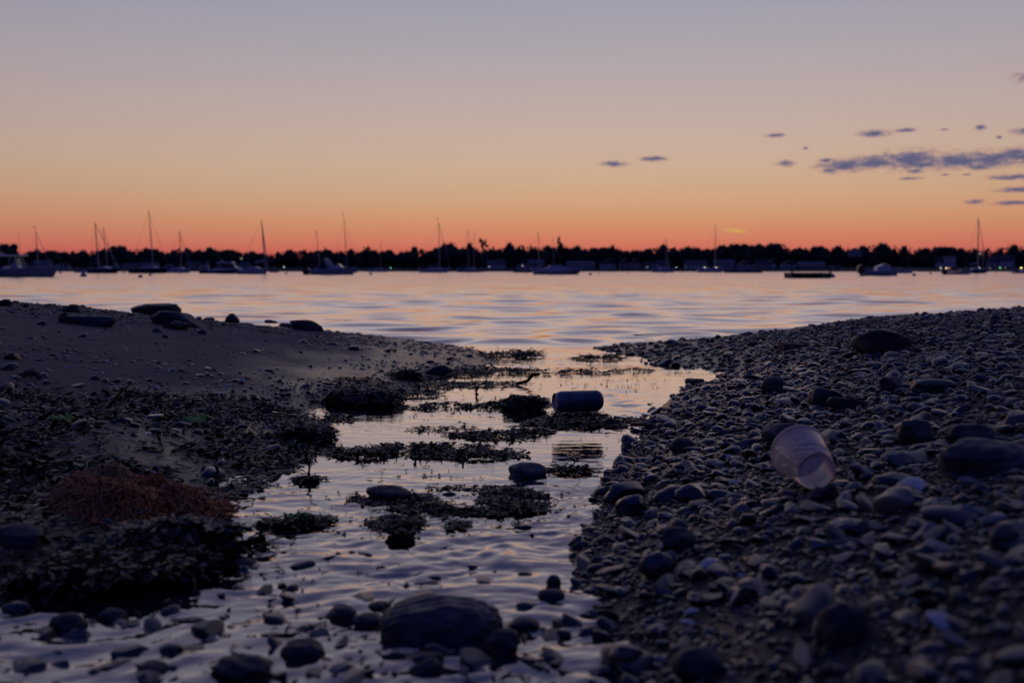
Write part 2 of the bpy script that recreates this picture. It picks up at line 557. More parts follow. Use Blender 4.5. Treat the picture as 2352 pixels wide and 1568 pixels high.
def beach_mat():
    m, nt, b = new_mat('beach_sand')
    L = nt.links
    geo = nt.nodes.new('ShaderNodeNewGeometry')
    sp = nt.nodes.new('ShaderNodeSeparateXYZ')
    L.new(geo.outputs['Position'], sp.inputs[0])
    wob = node(nt, 'ShaderNodeTexNoise', Scale=2.2, Detail=4.0)
    L.new(geo.outputs['Position'], wob.inputs['Vector'])
    ad = nt.nodes.new('ShaderNodeMath')
    ad.operation = 'MULTIPLY_ADD'
    L.new(wob.outputs[0], ad.inputs[0])
    ad.inputs[1].default_value = -0.10
    L.new(sp.outputs[2], ad.inputs[2])
    wet = nt.nodes.new('ShaderNodeMapRange')
    wet.interpolation_type = 'SMOOTHSTEP'
    L.new(ad.outputs[0], wet.inputs[0])
    wet.inputs[1].default_value, wet.inputs[2].default_value = 0.075, -0.02
    g1 = node(nt, 'ShaderNodeTexNoise', Scale=260.0, Detail=3.0, Roughness=0.7)
    L.new(geo.outputs['Position'], g1.inputs['Vector'])
    g2 = node(nt, 'ShaderNodeTexNoise', Scale=5.0, Detail=6.0)
    L.new(geo.outputs['Position'], g2.inputs['Vector'])
    rp = nt.nodes.new('ShaderNodeValToRGB')
    rp.color_ramp.elements[0].color = (0.052, 0.040, 0.038, 1)
    rp.color_ramp.elements[1].color = (0.150, 0.113, 0.082, 1)
    rp.color_ramp.elements[0].position, rp.color_ramp.elements[1].position = 0.3, 0.75
    mx0 = nt.nodes.new('ShaderNodeMath')
    mx0.operation = 'MULTIPLY_ADD'
    L.new(g1.outputs[0], mx0.inputs[0])
    mx0.inputs[1].default_value = 0.55
    sc = nt.nodes.new('ShaderNodeMath')
    sc.operation = 'MULTIPLY'
    L.new(g2.outputs[0], sc.inputs[0])
    sc.inputs[1].default_value = 0.45
    L.new(sc.outputs[0], mx0.inputs[2])
    L.new(mx0.outputs[0], rp.inputs[0])
    mx = nt.nodes.new('ShaderNodeMix')
    mx.data_type = 'RGBA'
    L.new(wet.outputs[0], mx.inputs[0])
    L.new(rp.outputs[0], mx.inputs[6])
    mx.inputs[7].default_value = (0.018, 0.016, 0.017, 1)
    at = nt.nodes.new('ShaderNodeAttribute')
    at.attribute_name = 'tone'
    sa = nt.nodes.new('ShaderNodeSeparateColor')
    L.new(at.outputs['Color'], sa.inputs[0])
    mg = nt.nodes.new('ShaderNodeMix')
    mg.data_type = 'RGBA'
    L.new(sa.outputs[0], mg.inputs[0])
    L.new(mx.outputs[2], mg.inputs[6])
    gr = nt.nodes.new('ShaderNodeValToRGB')
    gr.color_ramp.elements[0].color = (0.008, 0.008, 0.010, 1)
    gr.color_ramp.elements[1].color = (0.05, 0.046, 0.047, 1)
    gr.color_ramp.elements[0].position, gr.color_ramp.elements[1].position = 0.4, 0.75
    L.new(g1.outputs[0], gr.inputs[0])
    L.new(gr.outputs[0], mg.inputs[7])
    L.new(mg.outputs[2], b.inputs['Base Color'])
    ro = nt.nodes.new('ShaderNodeMapRange')
    L.new(wet.outputs[0], ro.inputs[0])
    ro.inputs[3].default_value, ro.inputs[4].default_value = 0.85, 0.27
    L.new(ro.outputs[0], b.inputs['Roughness'])
    g3 = node(nt, 'ShaderNodeTexNoise', Scale=34.0, Detail=8.0, Roughness=0.72)
    L.new(geo.outputs['Position'], g3.inputs['Vector'])
    bp = node(nt, 'ShaderNodeBump', Strength=1.0, Distance=0.014)
    L.new(g3.outputs[0], bp.inputs['Height'])
    L.new(bp.outputs[0], b.inputs['Normal'])
    return m


def water_mat():
    m, nt, b = new_mat('water')
    L = nt.links
    out = nt.nodes['Material Output']
    geo = nt.nodes.new('ShaderNodeNewGeometry')
    b.inputs['Base Color'].default_value = (0.010, 0.013, 0.022, 1)
    b.inputs['Roughness'].default_value = 0.4
    b.inputs['Specular IOR Level'].default_value = 0.0
    gl = nt.nodes.new('ShaderNodeBsdfGlossy')
    gl.inputs['Roughness'].default_value = 0.035
    gl.inputs[0].default_value = (0.96, 0.94, 0.96, 1)
    fr = nt.nodes.new('ShaderNodeFresnel')
    fr.inputs[0].default_value = 1.85
    mr = nt.nodes.new('ShaderNodeMapRange')
    mr.inputs[1].default_value, mr.inputs[2].default_value = 0.10, 0.55
    mr.inputs[3].default_value, mr.inputs[4].default_value = 0.15, 0.95
    L.new(fr.outputs[0], mr.inputs[0])
    # waves too far off to be told apart act as roughness
    sp = nt.nodes.new('ShaderNodeSeparateXYZ')
    L.new(geo.outputs['Position'], sp.inputs[0])
    fa = nt.nodes.new('ShaderNodeMapRange')
    fa.interpolation_type = 'SMOOTHSTEP'
    L.new(sp.outputs[1], fa.inputs[0])
    fa.inputs[1].default_value, fa.inputs[2].default_value = 6.0, 48.0
    fa.inputs[3].default_value, fa.inputs[4].default_value = 0.035, 0.17
    L.new(fa.outputs[0], gl.inputs['Roughness'])
    mx = nt.nodes.new('ShaderNodeMixShader')
    L.new(mr.outputs[0], mx.inputs[0])
    L.new(b.outputs[0], mx.inputs[1])
    L.new(gl.outputs[0], mx.inputs[2])
    L.new(mx.outputs[0], out.inputs[0])

    def nz(sx, sy, detail, rough=0.55):
        mp = nt.nodes.new('ShaderNodeMapping')
        mp.inputs['Scale'].default_value = (sx, sy, 1.0)
        L.new(geo.outputs['Position'], mp.inputs[0])
        n = node(nt, 'ShaderNodeTexNoise', Scale=1.0, Detail=detail, Roughness=rough)
        L.new(mp.outputs[0], n.inputs['Vector'])
        return n.outputs[0]
    # fine ripples; the waves themselves are in the mesh
    b2 = node(nt, 'ShaderNodeBump', Strength=0.2, Distance=0.008)
    L.new(nz(9.0, 26.0, 3, 0.5), b2.inputs['Height'])
    L.new(b2.outputs[0], gl.inputs['Normal'])
    L.new(b2.outputs[0], fr.inputs['Normal'])
    return m


M['sand'] = beach_mat()
M['water'] = water_mat()

# ------------------------------------------------------------------ the beach, the channel and the bay
def at_d(px, py, d):
    p = AT(px, py, d)
    return (p.x, p.y, p.z)


CTRL = []
for px, py in [(470, 348), (483, 356), (475, 370), (400, 392), (322, 405), (296, 440), (252, 470), (183, 492), (196, 520),
               (205, 566), (150, 598), (60, 602), (-60, 606), (603, 350), (655, 364), (723, 372), (692, 388), (653, 405), (644, 429), (623, 462),
               (601, 509), (583, 544), (570, 570), (590, 601), (604, 631), (640, 682)]:
    p = G(px, py, 0.0)
    CTRL.append((p.x, p.y, 0.0))
CREST = [(-420, 296, 9.6), (-160, 299, 9.0), (0, 301, 8.6), (124, 312, 7.9), (218, 322, 7.3), (305, 330, 6.9), (370, 334.5, 6.7), (435, 343, 6.4),
         (644, 344.5, 6.3), (697, 341, 6.3), (762, 334, 6.4), (827, 325, 6.5), (936, 314, 6.7), (1024, 311, 6.9), (1250, 306, 7.4)]
for c in CREST:
    x, y, z = at_d(*c)
    CTRL.append((x, y, z))
    CTRL.append((x * 1.1, y + z / 0.11 + 0.25, -0.01))
    CTRL.append((x * 1.15, y + z / 0.11 + 1.9, -0.22))
for px, py, z in [(400, 362, .03), (380, 376, .02), (300, 382, .05), (200, 380, .09), (100, 380, .13), (0, 380, .16), (0, 340, .215), (100, 345, .17),
                  (200, 350, .12), (300, 352, .08), (-150, 340, .25), (0, 450, .10), (100, 450, .07), (200, 440, .035), (0, 500, .05), (90, 505, .03),
                  (0, 560, .03), (100, 560, .015), (-150, 500, .12),
                  (807, 488, .10), (900, 440, .14), (1000, 400, .185), (900, 380, .145), (800, 380, .085), (750, 400, .05), (700, 430, .035),
                  (680, 470, .04), (1000, 500, .18), (1024, 600, .18), (900, 560, .13), (750, 560, .075), (670, 560, .04), (750, 640, .07),
                  (1000, 680, .16), (1300, 600, .26), (1200, 450, .24), (1000, 350, .20), (850, 350, .12), (720, 354, .035), (680, 350, .03),
                  (560, 362, -.04), (540, 400, -.05), (450, 430, -.05), (420, 480, -.05), (400, 540, -.05), (400, 600, -.05), (400, 670, -.05),
                  (200, 660, -.03), (0, 675, -.03), (0, 632, -.02), (540, 348, -.05)]:
    p = G(px, py, z)
    CTRL.append((p.x, p.y, z))
CTRL += [(0, 8.2, -.16), (-1.5, 9.2, -.25), (1.6, 8.8, -.25), (0, 14, -.5), (-8, 16, -.6), (8, 15, -.6), (0, -1.2, -.05), (-2.2, -1, .08), (2.2, -1, .30),
         (-5, 1, .30), (5, 1, .40), (-9, 4, .42), (9, 4, .45), (-.4, .3, -.05)]
CTRL = np.array(CTRL)


def tps_fit(P):
    n = len(P)
    d = np.hypot(P[:, None, 0] - P[None, :, 0], P[:, None, 1] - P[None, :, 1])
    K = np.where(d > 1e-9, d * d * np.log(np.maximum(d, 1e-9)), 0.0) + np.eye(n) * 0.004
    A = np.zeros((n + 3, n + 3))
    A[:n, :n] = K
    A[:n, n] = 1
    A[:n, n + 1:] = P[:, :2]
    A[n:, :n] = A[:n, n:].T
    return np.linalg.solve(A, np.concatenate([P[:, 2], np.zeros(3)]))


TW = tps_fit(CTRL)


def ground0(x, y):
    x, y = np.asarray(x, float), np.asarray(y, float)
    sh = x.shape
    x, y = x.ravel(), y.ravel()
    out = np.empty_like(x)
    n = len(CTRL)
    for i in range(0, len(x), 20000):
        a, b = x[i:i + 20000], y[i:i + 20000]
        d2 = (a[:, None] - CTRL[None, :, 0]) ** 2 + (b[:, None] - CTRL[None, :, 1]) ** 2
        K = np.where(d2 > 1e-12, 0.5 * d2 * np.log(np.maximum(d2, 1e-12)), 0.0)
        out[i:i + 20000] = K @ TW[:n] + TW[n] + TW[n + 1] * a + TW[n + 2] * b
    return np.clip(out, -0.45, 0.5).reshape(sh)


def ground(x, y):
    z = ground0(x, y)
    x, y = np.asarray(x, float), np.asarray(y, float)
    lump = fbm(x * 2.1, y * 2.1, 4, 3) * 0.028 + fbm(x * 14, y * 14, 3, 9) * 0.007
    w = np.clip((z + 0.02) / 0.06, 0, 1)
    return z + lump * (0.25 + 0.75 * w)


def gz(x, y):
    return float(ground(np.array([x]), np.array([y]))[0])


def build_beach():
    xs = np.concatenate([np.linspace(-14, -4.2, 50), np.arange(-4.1, 4.11, 0.034), np.linspace(4.2, 14, 50)])
    ys = np.concatenate([np.linspace(-3, 0.4, 16), np.arange(0.45, 4.5, 0.028), np.arange(4.5, 9.0, 0.05), np.linspace(9.1, 17, 40)])
    X, Y = np.meshgrid(xs, ys)
    Z = ground(X, Y)
    v = np.stack([X, Y, Z], -1).reshape(-1, 3)
    nx, ny = len(xs), len(ys)
    i = np.arange(nx * ny).reshape(ny, nx)
    f = np.stack([i[:-1, :-1], i[:-1, 1:], i[1:, 1:], i[1:, :-1]], -1).reshape(-1, 4)
    mid = np.interp(Y.ravel(), [0.3, 1.1, 1.5, 1.9, 2.6, 3.3, 4.2, 5.3, 6.5, 12], [-.15, -.17, -.15, -.18, -.08, -.08, .1, .15, .15, .15])
    gm = np.clip((X.ravel() - mid) / .1, 0, 1)
    tag(obj('sand_beach', mesh_np('sand_beach', v, f, M['sand'], True, np.stack([gm, gm, gm], 1))), 'dark damp sand of the shore sloping to the channel', kind='structure')
    # sea bed running on under the bay to beyond the far shore
    s = MB().add([(-4000, -400, -1.2), (4000, -400, -1.2), (4000, 5000, -1.2), (-4000, 5000, -1.2)], [(0, 1, 2, 3)])
    tag(s.build('sea_bed', M['sand']), 'muddy sea bed under the bay', kind='structure')


def build_water():
    # near channel: real ripples, finest where the stream runs over stones
    x0, x1, y0, y1 = -2.2, 2.2, 0.25, 6.4
    xs = np.concatenate([np.arange(x0, -1.0, .03), np.arange(-1.0, .62, 0.0085), np.arange(.62, x1 + 1e-6, .03)])
    ys = np.concatenate([np.arange(y0, .75, .02), np.arange(.75, 2.5, 0.0062), np.arange(2.5, y1 + 1e-6, 0.016)])
    ys[-1] = y1
    xs[-1] = x1
    X, Y = np.meshgrid(xs, ys)
    rough = np.clip((2.75 - Y) / 1.2, 0, 1)
    rough = rough * rough * (3 - 2 * rough)
    def ridged(u, w, sd):
        s = 0.0
        for o, am in ((1, 1.0), (2, .5), (4, .25)):
            s = s + am * (.5 - np.abs(vnoise(u * o + 3.7 * o, w * o - 1.9 * o, sd + o) * 2 - 1))
        return s
    wx = X + .16 * fbm(X * 3, Y * 3, 2, 71)
    wy = Y + .16 * fbm(X * 3 + 7, Y * 3, 2, 72)
    calm = np.clip(.85 + 1.8 * fbm(X * 2.6 + 4, Y * 2.2, 3, 73), .5, 1.5)      # slick and broken patches
    sx_ = wx * .92 + wy * .38                                                     # ripples lie slantwise to the flow
    sy_ = wy * .92 - wx * .38
    a = 0.0058 * rough * calm * ridged(sx_ * 8.5, sy_ * 15.0, 21)
    a += 0.0085 * rough * calm * fbm(wx * 19.0, wy * 33.0 + 5, 3, 27, 0.55)
    a += 0.0050 * rough * fbm(wx * 5.0, wy * 7.0, 2, 29)
    a += 0.0016 * fbm(X * 3.0, Y * 8.0, 3, 31)
    far_ = np.clip((Y - 4.4) / 1.2, 0, 1)
    a += far_ * (.016 * fbm(X * 1.3, Y * 4.2, 3, 33, .6))
    # riffles: beside the can, below it, and down the right hand side of the channel
    for (dx, dy, sx, sy, am) in [(1435, 920, 42, 34, .0085), (1330, 985, 150, 14, .0042), (1240, 835, 90, 12, .0045), (1300, 1110, 130, 45, .0075),
                                 (1180, 1230, 200, 70, .0070), (700, 1250, 220, 70, .0055), (1080, 960, 120, 14, .0026)]:
        c = GD(dx, dy)
        e = GD(dx + sx, dy)
        n_ = GD(dx, dy - sy)
        g = np.exp(-((X - c.x) / (e.x - c.x)) ** 2 - ((Y - c.y) / (n_.y - c.y)) ** 2)
        a += am * 2.0 * g * fbm(X * 11.0 + dx, Y * 14.0, 3, 40, 0.6)
    edge = np.minimum.reduce([np.clip((X - x0) / 0.3, 0, 1), np.clip((x1 - X) / 0.3, 0, 1), np.clip((y1 - Y) / 0.3, 0, 1), np.clip((Y - y0) / 0.1, 0, 1)])
    Z = a * edge
    v = np.stack([X, Y, Z], -1).reshape(-1, 3)
    nx, ny = len(xs), len(ys)
    i = np.arange(nx * ny).reshape(ny, nx)
    f = np.stack([i[:-1, :-1], i[:-1, 1:], i[1:, 1:], i[1:, :-1]], -1).reshape(-1, 4)
    tag(obj('stream_water', mesh_np('stream_water', v, f, M['water'])), 'shallow rippling water of the tidal channel', kind='structure')
    # the bay: wind waves as geometry, the mesh growing coarser with distance
    B = 3500.0
    ys = [y1]
    while ys[-1] < 160:
        ys.append(ys[-1] + .0058 * ys[-1])
    ys = np.array(ys + [ys[-1] + 40, 400, 800, 3000])
    us = np.linspace(-1, 1, 341)
    half = np.where(ys < 200, 2.2 + 9.0 + .75 * ys, B)
    X = us[None, :] * half[:, None]
    Y = np.repeat(ys[:, None], len(us), 1)
    dy = np.gradient(ys)[:, None]
    Z = np.zeros_like(X)
    gust = np.clip(.85 + 1.0 * fbm(X / 14, Y / 5, 3, 51), .45, 1.4)
    for lam, sl, st, sd in ((.30, .23, 1.5, 52), (.55, .22, 1.3, 56), (1.0, .12, 1.2, 53), (2.2, .03, 1.5, 54)):
        fade = np.clip((lam / dy - 2.4) / 2.4, 0, 1)
        Z += fade * sl * lam / 2.2 * (vnoise(X / lam / st + 11, Y / lam * 2, sd) - .5) * gust
    Z *= np.clip((Y - y1) / .5, 0, 1) * np.clip((150 - Y) / 40, 0, 1)
    v = np.stack([X, Y, Z], -1).reshape(-1, 3)
    nx, ny = len(us), len(ys)
    i = np.arange(nx * ny).reshape(ny, nx)
    f = np.stack([i[:-1, :-1], i[:-1, 1:], i[1:, 1:], i[1:, :-1]], -1).reshape(-1, 4)
    # flat water round the near part, under the beach and beyond the picture
    hx = float(half[0])
    k = len(v)
    far = float(ys[ys < 200][-1])
    hf = float(half[ys < 200][-1])
    ex = [(-B, -300, 0), (x0, -300, 0), (x0, y1, 0), (-B, y1, 0), (x1, -300, 0), (B, -300, 0), (B, y1, 0), (x1, y1, 0), (x0, -300, 0), (x1, -300, 0), (x1, y0, 0), (x0, y0, 0),
          (-B, y1, 0), (-hx, y1, 0), (-hf, far, 0), (-B, far, 0), (hx, y1, 0), (B, y1, 0), (B, far, 0), (hf, far, 0)]
    v = np.concatenate([v, np.array(ex, float)])
    f = np.concatenate([f, np.arange(20).reshape(5, 4) + k])
    tag(obj('bay_water', mesh_np('bay_water', v, f, M['water'])), 'calm bay water reflecting the sunset', kind='structure')


build_beach()
build_water()

# ------------------------------------------------------------------ far shore
SHORE_D = 700.0


def build_shore():
    xs = np.linspace(-2000, 2000, 401)
    ys = np.array([SHORE_D - 6, SHORE_D - 5.9, SHORE_D, SHORE_D + 25, SHORE_D + 60, SHORE_D + 110, SHORE_D + 200, SHORE_D + 600])
    hs = np.array([-1.0, 0.7, 1.2, 2.0, 3.2, 4.5, 5.0, 3.0])
    X, Y = np.meshgrid(xs, ys)
    Z = np.repeat(hs[:, None], len(xs), 1) + fbm(X / 90, Y / 40, 3, 5) * 1.6 * (np.arange(len(ys)) > 2)[:, None]
    Y = Y + (fbm(X / 300, X * 0 + 2.0, 2, 8) * 30)
    v = np.stack([X, Y, Z], -1).reshape(-1, 3)
    nx, ny = len(xs), len(ys)
    i = np.arange(nx * ny).reshape(ny, nx)
    f = np.stack([i[:-1, :-1], i[:-1, 1:], i[1:, 1:], i[1:, :-1]], -1).reshape(-1, 4)
    tag(obj('far_shore', mesh_np('far_shore', v, f, M['land'])), 'low dark land of the far shore', kind='structure')


build_shore()


def crown_mesh(seed, kind):
    """foliage of many small leaf faces round a few lobes; about one unit wide, base at 0, top at 1"""
    r = np.random.default_rng(seed)
    if kind == 'round':
        lobes = []
        for _ in range(15):
            a, q = r.uniform(0, 6.28), r.uniform(0, 1) ** .6
            lobes.append((.36 * q * cos(a), .36 * q * sin(a), r.uniform(.30, .84 - .18 * q * q), r.uniform(.16, .27), r.uniform(.13, .20)))
        lobes.append((0, 0, .45, .44, .40))
        n = 2200
    elif kind == 'open':
        lobes = [(r.uniform(-.36, .36), r.uniform(-.3, .3), r.uniform(.35, .86), r.uniform(.10, .19), r.uniform(.09, .15)) for _ in range(13)]
        n = 800
    else:
        lobes = [(r.uniform(-.2, .2), r.uniform(-.2, .2), r.uniform(.2, .9), r.uniform(.14, .24), r.uniform(.13, .2)) for _ in range(11)]
        n = 1000
    vs, fs = [], []
    k = 0
    iv, jf = ICO[2]
    for (cx, cy, cz, rw, rh) in lobes:
        nz_ = 1 + 0.22 * np.sin(iv @ r.normal(0, 4, 3) + r.uniform(0, 6)) * np.sin(iv @ r.normal(0, 5, 3))
        p = iv * nz_[:, None] * np.array([rw, rw, rh]) * (0.8 if kind == 'round' else 0.62) + np.array([cx, cy, cz])
        vs.append(p)
        fs.append(jf + k)
        k += len(p)
    w = np.array([l[3] ** 2 for l in lobes])
    pick = r.choice(len(lobes), n, p=w / w.sum())
    d = r.normal(0, 1, (n, 3))
    d /= np.linalg.norm(d, axis=1)[:, None]
    rad = r.uniform(0.72, 1.14, n)
    L_ = np.array(lobes)[pick]
    c = L_[:, :3] + d * rad[:, None] * L_[:, [3, 3, 4]]
    s = r.uniform(0.014, 0.034, n)
    for q in range(3):
        off = r.normal(0, 1, (n, 3))
        off /= np.linalg.norm(off, axis=1)[:, None]
        if q == 0:
            tri = [c + off * s[:, None]]
        else:
            tri.append(c + off * s[:, None])
    tv = np.stack(tri, 1).reshape(-1, 3)
    vs.append(tv)
    fs.append(np.arange(len(tv)).reshape(-1, 3) + k)
    v = np.concatenate(vs)
    zmax = np.percentile(v[:, 2], 99.7)
    v[:, 2] = v[:, 2] / zmax
    return mesh_np('crown', v, np.concatenate(fs), M['foliage'], smooth=False)


CROWN = {'round': [crown_mesh(10 + i, 'round') for i in range(6)], 'open': [crown_mesh(30 + i, 'open') for i in range(2)],
         'tall': [crown_mesh(50 + i, 'tall') for i in range(2)]}


def trunk_mesh(seed):
    r = random.Random(seed)
    b = MB()
    b.tube([(0, 0, 0), (.012, 0, .25), (-.01, .01, .5), (0, 0, .8)], [.035, .028, .02, .008], 6)
    for k in range(5):
        a, z = r.uniform(0, 2 * pi), r.uniform(.28, .55)
        b.tube([(0, 0, z), (.13 * cos(a), .13 * sin(a), z + .13), (.25 * cos(a), .25 * sin(a), z + .22)], [.015, .011, .005], 5)
    o = b.build('trunk', M['bark'])
    me = o.data
    bpy.data.objects.remove(o)
    return me


TRUNK = [trunk_mesh(i) for i in range(3)]
rng = random.Random(7)


def tree(px, py_top, halfw_px, d, kind='round', label=None, wide=1.0, lift=0.0, group=None):
    top = AT(px, py_top - 3.0, d)
    zg = 1.2 + min(3.0, max(0, (d - SHORE_D) * 0.045))
    h = top.z - zg
    w = 2 * halfw_px / FPX * d * wide
    t = empty('tree', (top.x, d, zg - 0.3), rng.uniform(0, 6.28))
    tag(t, label or 'dark leafy tree in the row along the far shore', 'tree', group or 'trees along the far shore')
    tr = obj('trunk', TRUNK[rng.randrange(3)], t)
    tr.scale = (h * 0.9, h * 0.9, h + 0.3)
    c = obj('crown', rng.choice(CROWN[kind]), t)
    base = h * lift
    c.location = (0, 0, base - (0 if lift else 0.18 * h))
    c.scale = (w, w * 0.9, h + 0.3 - base + (0 if lift else 0.18 * h))
    return t


TT = {0: [(260, 538, 60), (380, 522, 62), (500, 528, 66), (585, 545, 40), (660, 542, 55), (745, 522, 42), (800, 555, 36), (930, 520, 62), (1000, 530, 40),
          (1090, 487, 48), (1180, 527, 52), (1245, 545, 40), (1340, 502, 66), (1415, 512, 36), (1490, 540, 50), (1590, 526, 54), (1650, 545, 36), (1710, 507, 62), (1800, 532, 50),
          (1930, 500, 80), (2030, 528, 50), (2110, 522, 55), (2190, 548, 46), (2260, 552, 46), (2315, 537, 44), (180, 560, 50), (20, 545, 50)],
      1: [(30, 552, 46), (110, 562, 50), (230, 546, 50), (325, 521, 56), (450, 521, 70), (550, 532, 50), (640, 514, 52), (720, 545, 40), (770, 532, 55),
          (885, 514, 44), (935, 540, 40), (990, 520, 62), (1080, 527, 50), (1160, 535, 50), (1240, 526, 50), (1330, 541, 50), (1450, 493, 50), (1380, 535, 40),
          (1560, 522, 60), (1640, 506, 50), (1745, 457, 76), (1820, 500, 56), (1900, 503, 52), (1965, 458, 24), (2030, 515, 44), (2170, 492, 40), (2240, 517, 50), (2330, 458, 44)],
      2: [(10, 487, 36), (85, 493, 40), (170, 478, 40), (240, 504, 46), (320, 480, 38), (390, 500, 40), (500, 498, 50), (580, 480, 55), (650, 515, 50), (700, 530, 46),
          (780, 502, 56), (850, 500, 40), (950, 488, 52), (1050, 534, 50), (1160, 524, 58), (1270, 512, 56), (1395, 469, 56), (1490, 512, 56), (1600, 492, 66), (1700, 505, 48),
          (1770, 520, 40), (1835, 512, 50), (1950, 478, 66), (2080, 468, 66), (2195, 480, 50), (2260, 464, 44), (2330, 488, 40)],
      3: [(62, 463, 64), (180, 512, 56), (290, 500, 62), (360, 510, 40), (490, 484, 72), (590, 540, 30), (650, 484, 58), (730, 525, 40), (790, 505, 44), (860, 485, 56),
          (1030, 458, 46), (1100, 490, 44), (980, 515, 40), (1170, 520, 40), (1255, 488, 40), (1330, 552, 36), (1420, 505, 68), (1530, 512, 46), (1610, 494, 62), (1700, 500, 44), (1790, 503, 44),
          (1900, 522, 50), (2000, 524, 50), (2120, 515, 46), (2250, 473, 56), (2340, 512, 56)]}


MARKS = [(8, 'behind the open motorboat with the T-top'), (36, 'behind the large pale-roofed house'), (61, 'above the white house off the motorboat bow'),
         (98, 'behind the pair of sloops with close masts near the pale skiff'), (118, 'above a grey gabled house near the dark sloops'), (150, 'behind the sloop with the tallest mast'),
         (181, 'behind the sloop flying a flag'), (207, 'beside the narrow white gabled house'), (232, 'behind the hardtop cruiser'), (265, 'behind the sloop with the steep furled jib'),
         (292, 'behind the tender and its lamp'), (325, 'behind the motorboat with black outboards'), (352, 'behind the bow of the motorboat with black outboards'), (381, 'behind the small far-off sloop'),
         (410, 'between the small far-off sloop and the sloop with furled jib'), (440, 'behind the white sloop next to two close masts'), (470, 'behind the two close masts'), (494, 'above the white two-storey house'),
         (530, 'above the grey houses left of the express cruiser'), (560, 'behind the express cruiser'), (582, 'above the long low house'), (608, 'above the broad white gable'),
         (630, 'above the tan twin-gabled house'), (655, 'above the low house beside a lamp'), (667, 'behind the small white sloop between lamps'), (696, 'above the wide white two-storey house'),
         (716, 'above the two lamps'), (735, 'above the wide grey two-storey house'), (755, 'behind the covered dark boat'), (776, 'behind the left end of the swim float'), (800, 'behind the swim float'),
         (832, 'behind the large buoy by the float'), (858, 'beside the roof among the treetops'), (880, 'behind the grey open motorboat right of the float'), (906, 'behind the small white skiff'),
         (940, 'left of the block of flats'), (956, 'behind the block of flats'), (978, 'behind the dark sloop by the flats'), (1000, 'by the house high on the rise'), (1020, 'above the bright amber lamp')]


def tree_label(px, py, w):
    m = min(MARKS, key=lambda q: abs(q[0] - px))[1]
    if px < -3:
        m = 'past the broad tall tree, further along the shore'
    if px > 1027:
        m = 'past the amber lamp, further along the shore'
    a = 'tall' if py < 248.5 else ('low' if py > 253.3 else 'middling')
    b = 'broad' if w > 6.3 else ('narrow' if w < 4.6 else 'round')
    return f'{a} {b}-crowned dark tree {m}'


